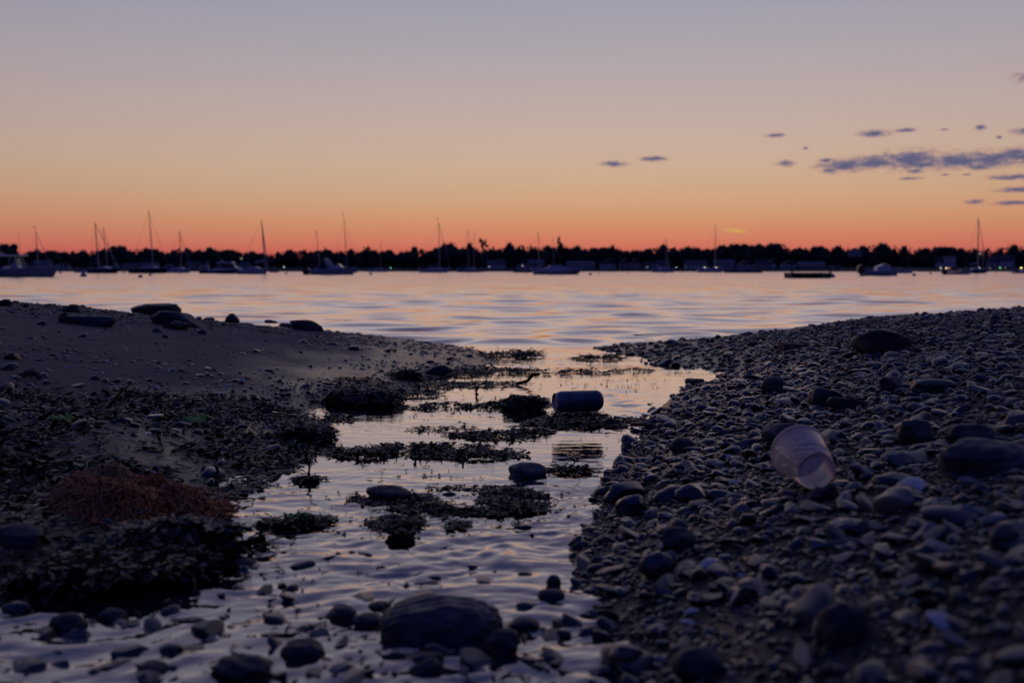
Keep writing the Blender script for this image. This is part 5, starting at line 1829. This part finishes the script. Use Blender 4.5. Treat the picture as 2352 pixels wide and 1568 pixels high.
# ------------------------------------------------------------------ seaweed
def blades(C, ll, ww, up, seed, floor=0.001, S=7, curl=.5):
    """ragged crinkled fronds: C (n,3) roots"""
    r = np.random.default_rng(seed)
    n = len(C)
    az = r.uniform(0, 2 * pi, n)
    pit = np.clip(r.normal(up, .14, n), -.3, 1.2)
    L = r.uniform(ll[0], ll[1], n)
    W = r.uniform(ww[0], ww[1], n)
    roll = r.normal(0, .28, n)
    pos = C.copy()
    out = np.empty((n, S, 2, 3))
    bend = r.normal(-.2, .25, n)
    turn = r.normal(0, .35, n)
    for k in range(S):
        q = k / (S - 1)
        d = np.stack([np.cos(az) * np.cos(pit), np.sin(az) * np.cos(pit), np.sin(pit)], 1)
        sd = np.stack([-np.sin(az) * np.cos(roll), np.cos(az) * np.cos(roll), np.sin(roll)], 1)
        w = W * (.3 + .7 * np.sin(np.clip(q * 1.05, 0, 1) * pi)) * r.uniform(.45, 1.4, n)
        out[:, k, 0] = pos + sd * w[:, None] * .5
        out[:, k, 1] = pos - sd * w[:, None] * .5
        pos = pos + d * (L / (S - 1))[:, None]
        pit = np.clip(pit * .8 + bend * curl * .6 + r.normal(0, .16, n), -1.2, 1.2)
        az = az + turn * .5 + r.normal(0, .25, n)
        roll = roll * .8 + r.normal(0, .28, n)
    out[..., 2] = np.maximum(out[..., 2], floor + r.uniform(0, .004, out.shape[:3]))
    v = out.reshape(-1, 3)
    b = (np.arange(n) * S * 2)[:, None, None]
    k = np.arange(S - 1)[None, :, None] * 2
    f = (b + k + np.array([0, 1, 3, 2])[None, None, :]).reshape(-1, 4)
    return v, f


def ellipse_pts(n, cx, cy, rx, ry, seed, fill=.5):
    r = np.random.default_rng(seed)
    c, e, t, b = GR(cx, cy), GR(cx + rx, cy), GR(cx, cy - ry), GR(cx, cy + ry)
    a = r.uniform(0, 2 * pi, n)
    q = r.uniform(0, 1, n) ** fill
    wob = 1 + .22 * np.sin(a * 3 + seed) * np.sin(a * 5 + seed * 2)
    x = c.x + np.cos(a) * q * wob * (e.x - c.x)
    yy = np.sin(a) * q * wob
    y = c.y + np.where(yy > 0, yy * (t.y - c.y), yy * (c.y - b.y))
    return x, y, np.clip(1 - q * q, 0, 1)


WEED_N = [0]


def weed_on(rk, n, ll=(.014, .04), ww=(.005, .014), seed=1, mt='weed'):
    """fronds lying on a rock's own surface"""
    r = np.random.default_rng(seed)
    me = rk.data
    v = np.empty(len(me.vertices) * 3, dtype=np.float32)
    me.vertices.foreach_get('co', v)
    v = v.reshape(-1, 3)
    nn = v / np.maximum(np.linalg.norm(v, axis=1), 1e-6)[:, None]
    ok = np.nonzero(nn[:, 2] > -.15)[0]
    pick = r.choice(ok, n)
    root = v[pick] + nn[pick] * r.uniform(.0, .006, (n, 1)) + np.array(rk.location)
    return blades(root, ll, ww, -.15, seed, floor=-1.0)


def clump(ells, label, mt='weed', h=.012, dens=1.0, ll=(.012, .036), ww=(.005, .015), up=.06, cover=False, on=None, on_n=700, on_ll=(.014, .04), name='seaweed_clump', cat='seaweed', group='clumps of dark seaweed'):
    vs, fs, k = [], [], 0
    if on:
        rk = [q for q in bpy.data.objects if str(q.get('label', '')).startswith(on)][0]
        v, f = weed_on(rk, on_n, seed=900 + WEED_N[0], ll=on_ll)
        vs.append(v)
        fs.append(f)
        k = len(v)
    for j, (cx, cy, rx, ry, n) in enumerate(ells):
        WEED_N[0] += 1
        sd = 500 + WEED_N[0]
        x, y, q = ellipse_pts(int(n * dens), cx, cy, rx, ry, sd)
        if not cover and n > 420:
            gp = fbm(x * 20, y * 12, 2, sd) > -.05
            x, y, q = x[gp], y[gp], q[gp]
        z = np.maximum(ground0(x, y), 0) + h * q * np.random.default_rng(sd).uniform(.8 if cover else .05, 1.05, len(x))
        h_ = int(len(x) * .82)       # leafy scraps and some longer tangled strands
        P_ = np.stack([x, y, z], 1)
        for v, f in (blades(P_[:h_], ll, ww, up, sd), blades(P_[h_:], (ll[1], ll[1] * 1.7), (ww[0], ww[0] * 1.8), up * .5, sd + 3000, S=9)):
            vs.append(v)
            fs.append(f + k)
            k += len(v)
    o = obj(name, mesh_np(name, np.concatenate(vs), np.concatenate(fs), M[mt]))
    tag(o, label, cat, group)
    return o


for a_, kw_ in [
    (([(1165, 817, 62, 5, 420), (1212, 815, 25, 5, 200)], 'dark seaweed bar across the top of the pool below the sand point'), dict(h=.04, ll=(.02, .06))),
    (([(1375, 823, 52, 4, 320)], 'dark seaweed bar at the tip of the gravel point'), dict(h=.03, ll=(.02, .05))),
    (([(1250, 855, 170, 4, 620), (1060, 856, 60, 8, 420), (1140, 852, 80, 5, 260)], 'long thin line of seaweed crossing the channel beyond the can'), dict(h=.022, ll=(.02, .05))),
    (([(1455, 850, 50, 2.5, 110)], 'short seaweed line at the gravel side beyond the can'), dict(h=.015)),
    (([(1110, 882, 100, 6, 330), (1010, 884, 60, 8, 300)], 'broken seaweed raft between the long line and the peaked rock'), dict(h=.012)),
    (([(950, 905, 60, 10, 330)], 'seaweed heaped at the foot of the large weed-covered rock'), dict(h=.02)),
    (([(940, 864, 56, 10, 380)], 'seaweed over the weedy rock above the pool'), dict(h=.012, on='weedy rock between the large', on_n=350)),
    (([(828, 892, 96, 26, 900)], 'seaweed draped over the large weed-covered rock'), dict(h=.012, on='large weed-covered rock', on_n=1500)),
    (([(1010, 934, 90, 6, 460)], 'seaweed strip left of the peaked rock'), dict(h=.018)),
    (([(1160, 934, 80, 9, 700)], 'flat heap of seaweed left of the peaked rock beside the can'), dict(h=.025)),
    (([(1208, 924, 46, 15, 420)], 'seaweed wrapped over the peaked rock'), dict(h=.012, on='peaked rock wrapped', on_n=600)),
    (([(1325, 970, 105, 14, 1900)], 'seaweed mat under and in front of the can'), dict(h=.018, ll=(.014, .04), on='low weed-covered rock', on_n=900)),
    (([(1440, 968, 60, 6, 300)], 'seaweed tail streaming from the mat under the can'), dict(h=.012)),
    (([(1150, 1000, 130, 10, 700), (1215, 992, 50, 6, 220)], 'seaweed raft in mid stream in front of the can'), dict(h=.016)),
    (([(950, 1036, 200, 15, 1500), (1080, 1046, 110, 9, 420), (830, 1042, 70, 12, 380)], 'long dark seaweed raft right of the weed-draped rock'), dict(h=.018)),
    (([(735, 962, 80, 10, 480)], 'seaweed strewn above the rounded channel-edge rock'), dict(h=.02)),
    (([(692, 990, 66, 18, 520)], 'seaweed draped over the rounded channel-edge rock'), dict(h=.012, on='dark rounded rock draped', on_n=1100)),
    (([(705, 1102, 22, 4, 110)], 'small tuft of seaweed with an upright stem in the water'), dict(h=.01)),
    (([(1312, 1080, 42, 4, 220)], 'seaweed strip trailing from the smooth hump rock'), dict(h=.012)),
    (([(905, 1148, 88, 12, 900), (1080, 1165, 160, 20, 2300), (960, 1205, 100, 20, 1300), (1180, 1138, 70, 12, 640)], 'largest seaweed island spread across the stream'),
     dict(h=.014, dens=1.3, ll=(.009, .026), ww=(.004, .011))),
    (([(660, 1206, 62, 7, 360)], 'seaweed spit with green tips left of the largest weed island'), dict(h=.016)),
    (([(728, 1196, 22, 5, 110)], 'small tuft at the end of the weed spit'), dict(h=.012)),
    (([(1010, 985, 80, 5, 90)], 'loose scraps of seaweed between the two mid-stream rafts'), dict(h=.004, ll=(.01, .03))),
    (([(1100, 1122, 110, 5, 110)], 'loose scraps of seaweed behind the largest island'), dict(h=.004, ll=(.01, .025))),
    (([(1470, 1045, 26, 8, 50)], 'few upright seaweed leaves at the gravel edge'), dict(h=.008, up=.6)),
    (([(390, 1245, 140, 26, 1100)], 'seaweed hanging over the weed-hung rock'), dict(h=.012, on='dark weed-hung rock', on_n=1400, mt='weed_brown')),
    (([(60, 1330, 60, 10, 120)], 'dark weed matted over the broad black slab'), dict(h=.008, on='broad flat black slab', on_n=1100, on_ll=(.014, .034))),
    (([(560, 1252, 40, 3, 40)], 'dark strap weed beside the pale worn stone'), dict(h=.006, ll=(.03, .07))),
    (([(740, 920, 60, 7, 200)], 'seaweed at the sand bank foot above the rounded rock'), dict(h=.012)),
    (([(640, 938, 56, 6, 170)], 'seaweed at the edge of the wrack below the sand bank'), dict(h=.012)),
    (([(1545, 985, 40, 12, 220)], 'wet weed scraps caught on the gravel edge'), dict(h=.008))]:
    clump(*a_, **kw_)


def carpet():
    """the wrack covering the near left bank: one mass"""
    poly = [(-60, 985), (180, 965), (330, 945), (470, 930), (600, 925), (740, 985), (700, 1040), (620, 1085), (545, 1120), (470, 1135), (500, 1200), (400, 1225), (330, 1260), (200, 1285), (60, 1300), (-120, 1300), (-120, 1100)]
    W = [G(a * PXD, b * PXD, .02) for a, b in poly]
    X, Y = np.array([p.x for p in W]), np.array([p.y for p in W])
    r = np.random.default_rng(77)
    n = 27000
    x, y = r.uniform(X.min(), X.max(), n), r.uniform(Y.min(), Y.max(), n)
    ins = np.zeros(n, bool)
    j = len(X) - 1
    for i in range(len(X)):
        c = ((Y[i] > y) != (Y[j] > y)) & (x < (X[j] - X[i]) * (y - Y[i]) / (Y[j] - Y[i] + 1e-12) + X[i])
        ins ^= c
        j = i
    cov = fbm(x * 5, y * 5, 3, 61)
    top = np.interp(x, X[:6], Y[:6])
    edge = np.clip((top - y) / .35, 0, 1) + .25 * fbm(x * 3, y * 3, 3, 64)
    ins &= ((cov > -.05) | (r.uniform(0, 1, n) < .12)) & (r.uniform(0, 1, n) < .06 + edge)
    x, y = x[ins], y[ins]
    z = np.maximum(ground0(x, y), 0) + r.uniform(0, 1, len(x)) * (.002 + .018 * np.clip(fbm(x * 6, y * 6, 2, 62) + .25, 0, 1))
    P_ = np.stack([x, y, z], 1)
    h_ = int(len(x) * .8)
    v, f = blades(P_[:h_], (.018, .055), (.006, .020), .0, 78)
    v2, f2 = blades(P_[h_:], (.05, .10), (.003, .010), .0, 80)
    f = np.concatenate([f, f2 + len(v)])
    v = np.concatenate([v, v2])
    tag(obj('seaweed_wrack', mesh_np('seaweed_wrack', v, f, M['weed'])), 'dark wet seaweed wrack covering the near left bank', 'seaweed', kind='stuff')
    # tiny scraps floating and stranded along the channel
    n = 2600
    x, y = r.uniform(-.9, .9, n), .85 + 4.3 * r.uniform(0, 1, n) ** 1.7
    ok = (ground0(x, y) < .012) & (fbm(x * 4, y * 3, 3, 63) > .0)
    x, y = x[ok], y[ok]
    v, f = blades(np.stack([x, y, np.maximum(ground0(x, y), 0) + .001], 1), (.006, .024), (.003, .009), .08, 79)
    tag(obj('seaweed_scraps', mesh_np('seaweed_scraps', v, f, M['weed'])), 'tiny dark scraps of weed afloat in the channel', 'seaweed', kind='stuff')


carpet()


def lettuce(dx, dy, sz, label, seed):
    p = GR(dx, dy)
    r = np.random.default_rng(seed)
    n = 14
    u = np.linspace(-1, 1, n)
    X, Y = np.meshgrid(u, u)
    Z = .28 * np.sin(X * 4 + r.uniform(0, 6)) * np.cos(Y * 3.5 + r.uniform(0, 6)) + .22 * np.sin(X * 8 + Y * 6) + .45
    k = 1 - .28 * np.abs(np.sin(3 * np.arctan2(Y, X) + seed))
    v = np.stack([X * k * sz, Y * k * sz * .6, Z * sz * .55], -1).reshape(-1, 3)
    i = np.arange(n * n).reshape(n, n)
    f = np.stack([i[:-1, :-1], i[:-1, 1:], i[1:, 1:], i[1:, :-1]], -1).reshape(-1, 4)
    m = (np.hypot(X, Y) < 1.12).reshape(-1)
    f = f[m[f].all(1)]
    o = obj('sea_lettuce', mesh_np('sea_lettuce', v, f, M['weed_green']), None, (p.x, p.y, p.z + .004))
    o.rotation_euler = (.25, 0, r.uniform(-.4, .4))
    tag(o, label, 'seaweed', 'scraps of green sea lettuce')


for a in [(140, 972, .042, 'bright green sea lettuce on sand at the foot of the sand bank', 1), (447, 974, .046, 'bright green sea lettuce on the dark wrack', 2),
          (1120, 884, .03, 'green sea lettuce scrap on the broken weed raft', 3), (1338, 945, .010, 'tiny green leaf in front of the can', 4),
          (678, 1199, .030, 'green sea lettuce tips on the weed spit', 5), (545, 1230, .014, 'small green leaf beside the weed-hung rock', 6),
          (1130, 1004, .012, 'yellow-green leaf on the mid-stream raft', 7), (505, 868, .012, 'green scrap lying on the sand', 8),
          (1085, 800, .02, 'green scrap at the tip of the sand point', 9)]:
    lettuce(*a)


def strands(cx, cy, rx, ry, h, n, seed, rad=.0018, ll=(.03, .09)):
    r = np.random.default_rng(seed)
    x, y, q = ellipse_pts(n, cx, cy, rx, ry, seed, .55)
    base = GR(cx, cy + ry).z
    c = GR(cx, cy)
    S, K = 9, 3
    az = r.uniform(0, 2 * pi, n)
    L = r.uniform(ll[0], ll[1], n)
    pos = np.stack([x, y, base + h * q * r.uniform(.35, 1.1, n) * (.75 + 1.1 * fbm(x * 9, y * 9, 2, seed))], 1)
    out = np.empty((n, S, K, 3))
    pit = r.normal(.1, .3, n)
    e, t, b = GR(cx + rx, cy), GR(cx, cy - ry), GR(cx, cy + ry)
    for s in range(S):
        d = np.stack([np.cos(az) * np.cos(pit), np.sin(az) * np.cos(pit), np.sin(pit)], 1)
        a1 = np.stack([-np.sin(az), np.cos(az), 0 * az], 1)
        b1 = np.cross(d, a1)
        rr = rad * r.uniform(.7, 1.4, n) * (1 if s < S - 1 else .3)
        for k in range(K):
            th = 2 * pi * k / K
            out[:, s, k] = pos + (a1 * cos(th) + b1 * sin(th)) * rr[:, None]
        pos = pos + d * (L / (S - 1))[:, None]
        # stay draped on the mound
        qx = (pos[:, 0] - c.x) / max(e.x - c.x, 1e-3)
        qy = np.where(pos[:, 1] > c.y, (pos[:, 1] - c.y) / max(t.y - c.y, 1e-3), (pos[:, 1] - c.y) / max(c.y - b.y, 1e-3))
        surf = base + h * np.clip(1 - qx ** 2 - qy ** 2, 0, 1) * (.75 + 1.2 * fbm(pos[:, 0] * 9, pos[:, 1] * 9, 2, seed))
        pos[:, 2] = np.maximum(pos[:, 2] * .35 + .65 * (surf + r.uniform(-.004, .012, n)), base + .002)
        az = az + r.normal(0, .95, n)
        pit = r.normal(0, .35, n)
    v = out.reshape(-1, 3)
    bI = (np.arange(n) * S * K)[:, None, None, None]
    sI = (np.arange(S - 1) * K)[None, :, None, None]
    kI = np.arange(K)[None, None, :]
    f = np.stack([kI + 0 * kI, (kI + 1) % K, (kI + 1) % K + K, kI + K], -1).reshape(1, 1, K, 4)
    f = (bI + sI + f).reshape(-1, 4)
    return v, f


def red_weed():
    t = empty('red_seaweed', GR(285, 1200))
    tag(t, 'tangled heap of stringy red-brown seaweed on the near left bank', 'seaweed')
    bpy.context.view_layer.update()
    inv = np.array(t.location)
    d = GR(285, 1200).y
    k = PXD * d / FPX
    core_v, core_f = rock_mesh(88, 6, .08, 4)
    c = GR(270, 1170)
    v = core_v * np.array([170 * k, 120 * k * .9, 34 * k]) + np.array([c.x, c.y, c.z - .006]) - inv
    obj('matted_core', mesh_np('matted_core', v, core_f, M['weed_red']), t)
    v, f = strands(265, 1165, 200, 40, 112 * k, 1700, 91)
    obj('red_strands', mesh_np('red_strands', v - inv, f, M['weed_red']), t)
    v2, f2 = strands(400, 1185, 100, 22, 66 * k, 700, 92)
    obj('red_strands', mesh_np('red_strands', v2 - inv, f2, M['weed_red']), t)
    v3, f3 = strands(240, 1142, 130, 22, 118 * k, 700, 93)
    obj('tan_strands', mesh_np('tan_strands', v3 - inv, f3, M['weed_tan']), t)


red_weed()


# ------------------------------------------------------------------ sticks and small litter
def stick(pts, rad, name, label, mt='wood_dark', cat='stick', n=7, group=None):
    c = Vector(pts[0])
    b = MB().tube([Vector(p) - c for p in pts], rad, n)
    o = b.build(name, M[mt], None, True)
    o.location = c
    tag(o, label, cat, group)


p = GR(708, 1098)
stick([(p.x, p.y, .004), (p.x + .004, p.y, .03), (p.x - .006, p.y, .055), (p.x + .006, p.y + .002, .085), (p.x + .004, p.y, .105)], [.004, .003, .003, .0025, .0015], 'weed_stem',
      'thin crooked stem standing up from the small weed tuft', cat='stem')
p, q = GR(1450, 978), GR(1515, 984)
stick([(p.x, p.y, .008), ((p.x + q.x) / 2, (p.y + q.y) / 2, .016), (q.x, q.y, .012)], [.006, .008, .004], 'driftwood_stick', 'reddish strip of driftwood at the gravel edge near the can', 'wood_red')
p, q = GR(455, 1330), GR(545, 1326)
stick([(p.x, p.y, .018), ((p.x + q.x) / 2, p.y, .014), (q.x, q.y, .012)], [.006, .008, .011], 'driftwood_stick', 'dark stick poking out from the black slab over the water')
p, q = GR(525, 1262), GR(606, 1250)
stick([(p.x, p.y, .012), ((p.x + q.x) / 2, p.y, .010), (q.x, q.y, .012)], [.006, .006, .008], 'driftwood_stick', 'dark stick beside the pale worn stone over the water')
p, q = GR(240, 950), GR(300, 905)
stick([(p.x, p.y, p.z + .004), ((p.x + q.x) / 2, (p.y + q.y) / 2, p.z + .03), (q.x, q.y, q.z + .035)], [.005, .004, .002], 'driftwood_twig', 'thin dark twig curling up on the lower sand bank', cat='twig')
p, q = GR(1480, 783), GR(1600, 779)
stick([(p.x, p.y, .004), (q.x, q.y, .006)], [.005, .007], 'driftwood_stick', 'long dark stick at the far edge of the gravel point')
p, q = GR(1455, 772), GR(1520, 775)
stick([(p.x, p.y, .01), (q.x, q.y, .012)], [.006, .006], 'driftwood_stick', 'short dark stick afloat off the gravel point')
p = GR(1212, 884)
stick([(p.x - .05, p.y, .005), (p.x, p.y, .02), (p.x + .02, p.y, .045), (p.x + .05, p.y, .05)], [.006, .007, .009, .006], 'weed_stem', 'crooked dark weed stump standing between the raft and the can', cat='stem')
p = GR(1095, 905)
stick([(p.x, p.y, .0), (p.x - .003, p.y, .014), (p.x + .005, p.y, .028), (p.x - .004, p.y, .036)], [.009, .006, .008, .003], 'weed_stem', 'short upright dark stump in the water left of the peaked rock', cat='stem')
# rusty ring
p = GR(60, 878)
b = MB()
b.tube([(.030 * cos(a), 0, .030 + .030 * sin(a)) for a in np.linspace(0, 2 * pi, 25)], .010, 8, cap=False)
o = b.build('metal_ring', M['rust'], None, True)
o.location = (p.x, p.y + .02, p.z - .026)
o.rotation_euler = (-.5, 0, .3)
tag(o, 'thick rusty ring half sunk in the sand bank', 'ring')


# ------------------------------------------------------------------ the can
def paint_mat():
    m, nt, b = new_mat('can_paint')
    L = nt.links
    tc = nt.nodes.new('ShaderNodeTexCoord')
    sp = nt.nodes.new('ShaderNodeSeparateXYZ')
    L.new(tc.outputs['Object'], sp.inputs[0])
    rp = nt.nodes.new('ShaderNodeValToRGB')
    e = rp.color_ramp.elements
    e[0].position, e[0].color = .30, (.085, .115, .145, 1)
    e[1].position, e[1].color = .80, (.036, .058, .095, 1)
    mr = nt.nodes.new('ShaderNodeMapRange')
    mr.inputs[1].default_value, mr.inputs[2].default_value = -.08, .08
    L.new(sp.outputs[0], mr.inputs[0])
    L.new(mr.outputs[0], rp.inputs[0])
    n1 = node(nt, 'ShaderNodeTexNoise', Scale=60.0, Detail=6.0, Roughness=.7)
    mp = nt.nodes.new('ShaderNodeMapping')
    mp.inputs['Scale'].default_value = (3.0, .5, .5)
    L.new(tc.outputs['Object'], mp.inputs[0])
    L.new(mp.outputs[0], n1.inputs['Vector'])
    r2 = nt.nodes.new('ShaderNodeValToRGB')
    r2.color_ramp.elements[0].position, r2.color_ramp.elements[1].position = .36, .60
    r2.color_ramp.elements[0].color = (.35, .35, .4, 1)
    r2.color_ramp.elements[1].color = (1, 1, 1, 1)
    L.new(n1.outputs[0], r2.inputs[0])
    mx = nt.nodes.new('ShaderNodeMix')
    mx.data_type = 'RGBA'
    mx.blend_type = 'MULTIPLY'
    mx.inputs[0].default_value = .45
    L.new(rp.outputs[0], mx.inputs[6])
    L.new(r2.outputs[0], mx.inputs[7])
    L.new(mx.outputs[2], b.inputs['Base Color'])
    b.inputs['Metallic'].default_value = .35
    b.inputs['Roughness'].default_value = .38
    return m


def build_can():
    R = .0335
    t = empty('drink_can', (CAN.x, CAN.y, CAN.z))
    t.rotation_euler = (0, .01, .30)
    tag(t, 'tall blue drink can lying on its side in the channel', 'can')
    mp = paint_mat()
    rot = Matrix.Rotation(pi / 2, 4, 'Y')      # local z of the lathe -> +x

    def lathe_x(prof, name, mt, parent, n=48):
        b = MB().lathe([(max(r, .0001), x) for x, r in prof], n)
        b.v = [tuple(rot @ Vector(p)) for p in b.v]
        return b.build(name, mt, parent, True)
    body = lathe_x([(.0785, .0245), (.0765, .0268), (.0715, .0300), (.0685, .0322), (.066, .0331), (.062, R), (.02, R), (-.02, R), (-.055, R), (-.058, .0333), (-.064, .0312),
                    (-.071, .0284), (-.0745, .0272)], 'body', mp, t)
    lid = lathe_x([(-.0745, .0272), (-.0765, .0278), (-.0785, .0280), (-.0792, .0272), (-.0785, .0262), (-.0735, .0250), (-.0725, .0235), (-.0735, .0225), (-.0738, .0)], 'lid', M['alu'], t)
    MB().box((-.0752, 0, .006), (.0014, .014, .022)).build('pull_tab', M['alu'], lid)
    lathe_x([(.0785, .0245), (.0790, .0238), (.0780, .0228), (.073, .018), (.0695, .010), (.068, .0)], 'base_dome', M['alu'], t)
    # printed lettering, read from below upward with the tops towards the lid
    ink = M['trim_dark']
    RR = R + .00035

    def patch(b, x0, x1, f0, f1):
        n = max(2, int(abs(f1 - f0) / 4) + 1)
        v, f = [], []
        for i in range(n + 1):
            a = radians(f0 + (f1 - f0) * i / n)
            for x in (x0, x1):
                v.append((x, -RR * cos(a), RR * sin(a)))
        f = [(2 * i, 2 * i + 1, 2 * i + 3, 2 * i + 2) for i in range(n)]
        b.add(v, f)
    X0 = -.047

    def letter(strokes, ox, of, sx, sf):
        b = MB()
        for a0, a1, b0, b1 in strokes:
            patch(b, ox + a0 * sx, ox + a1 * sx, of + b0 * sf, of + b1 * sf)
        b.build('letter', ink, body)
    O_ = [(0, .25, 0, 1), (.78, 1, .1, .9), (.2, .85, 0, .3), (.2, .85, .7, 1)]
    H_ = [(0, 1, 0, .3), (0, 1, .7, 1), (.4, .6, .25, .75)]
    C_ = [(0, .22, .1, .9), (.78, 1, .1, .9), (.1, .9, 0, .3)]
    letter(O_, X0, 39, .018, 20)
    letter(H_, X0 + .002, 15, .019, 20)
    letter(C_, X0 + .002, -9, .019, 20)
    letter(O_, X0 + .002, -33, .019, 20)
    E_ = [(0, 1, 0, .3), (0, .2, .2, 1), (.4, .6, .2, .85), (.8, 1, .2, 1)]
    L_ = [(0, 1, 0, .3), (.8, 1, .2, 1)]
    T_ = [(0, .2, 0, 1), (.15, 1, .35, .65)]
    letter(E_, X0 + .035, 6, .009, 10)
    letter(L_, X0 + .035, -7, .009, 10)
    letter(T_, X0 + .035, -20, .009, 10)
    b = MB()
    patch(b, X0 + .066, X0 + .072, -40, 22)
    patch(b, X0 + .056, X0 + .060, -40, 2)
    patch(b, X0 + .060, X0 + .066, -40, -8)
    b.build('printed_mark', ink, body)


build_can()


# ------------------------------------------------------------------ the cup
def cup_mat(name, lo, hi, solid=.45):
    m, nt, b = new_mat(name)
    L = nt.links
    out = nt.nodes['Material Output']
    nt.nodes.remove(b)
    tr = nt.nodes.new('ShaderNodeBsdfTransparent')
    tr.inputs[0].default_value = (.93, .88, .86, 1)
    tl = nt.nodes.new('ShaderNodeBsdfTranslucent')
    tl.inputs[0].default_value = (.95, .77, .68, 1)
    gl = nt.nodes.new('ShaderNodeBsdfGlossy')
    gl.inputs['Roughness'].default_value = .22
    gl.inputs[0].default_value = (.8, .76, .76, 1)
    df = nt.nodes.new('ShaderNodeBsdfDiffuse')
    df.inputs[0].default_value = (.88, .72, .64, 1)
    tc = nt.nodes.new('ShaderNodeTexCoord')
    nz = node(nt, 'ShaderNodeTexNoise', Scale=24.0, Detail=5.0)
    L.new(tc.outputs['Object'], nz.inputs['Vector'])
    mr = nt.nodes.new('ShaderNodeMapRange')
    mr.inputs[3].default_value, mr.inputs[4].default_value = lo, hi
    L.new(nz.outputs[0], mr.inputs[0])
    mA = nt.nodes.new('ShaderNodeMixShader')
    mA.inputs[0].default_value = solid
    L.new(tl.outputs[0], mA.inputs[1])
    L.new(df.outputs[0], mA.inputs[2])
    mB = nt.nodes.new('ShaderNodeMixShader')
    L.new(mr.outputs[0], mB.inputs[0])
    L.new(tr.outputs[0], mB.inputs[1])
    L.new(mA.outputs[0], mB.inputs[2])
    fr = nt.nodes.new('ShaderNodeFresnel')
    fr.inputs[0].default_value = 1.5
    mC = nt.nodes.new('ShaderNodeMixShader')
    L.new(fr.outputs[0], mC.inputs[0])
    L.new(mB.outputs[0], mC.inputs[1])
    L.new(gl.outputs[0], mC.inputs[2])
    L.new(mC.outputs[0], out.inputs[0])
    return m


def build_cup():
    rb, rt, Lc = .0350, .0505, .096
    d = CUP
    # base towards the camera, mouth turned up the bank and left
    az = math.atan2(.100, -.004)
    tilt = math.asin((rt - rb) / Lc) + .02
    zg = d.z + .004
    k = PXD * d.y / FPX
    t = empty('plastic_cup', (d.x + .010, d.y + .020, zg + rb))
    tag(t, 'clear plastic cup lying on its side on the gravel bank', 'cup')
    t.rotation_euler = (0, 0, 0)
    ax = Vector((cos(az) * cos(tilt), sin(az) * cos(tilt), sin(tilt)))
    u = ax.cross(Vector((0, 0, 1))).normalized()
    w = u.cross(ax).normalized()
    m = cup_mat('cup_plastic', .50, .82, .5)
    frost = cup_mat('cup_base', .80, .95, .88)

    def lathe(prof, name, parent, n=56, mt=None):
        v, f = [], []
        for q, (r, s) in enumerate(prof):
            for i in range(n):
                a = 2 * pi * i / n
                rr = r * (1 + .012 * sin(2 * a + .7) * min(1, s / .05))
                v.append(tuple(ax * s + u * (rr * cos(a)) + w * (rr * sin(a))))
        for q in range(len(prof) - 1):
            for i in range(n):
                j = (i + 1) % n
                f.append((q * n + i, q * n + j, (q + 1) * n + j, (q + 1) * n + i))
        return MB().add(v, f).build(name, mt or m, parent, True)
    R = lambda s: rb + (rt - rb) * s / Lc
    th = .0008
    outer = [(R(s), s) for s in np.linspace(.002, Lc, 14)]
    outer = [(rb - .002, 0.0)] + outer
    lathe(outer + [(rt + .0015, Lc), (rt + .0028, Lc + .0012), (rt + .0028, Lc + .003), (rt + .0008, Lc + .0036), (rt - th, Lc)], 'wall', t)
    lathe([(rb - .002, 0.0), (rb - .005, .0006), (rb - .007, .0014), (rb * .62, .0016), (rb * .58, .0010), (.0002, .0010)], 'base', t, mt=frost)
    for s in (.018, .026, .034):
        lathe([(R(s) + .0002, s - .0012), (R(s) + .0012, s), (R(s) + .0002, s + .0012)], 'moulded_ring', t)


build_cup()
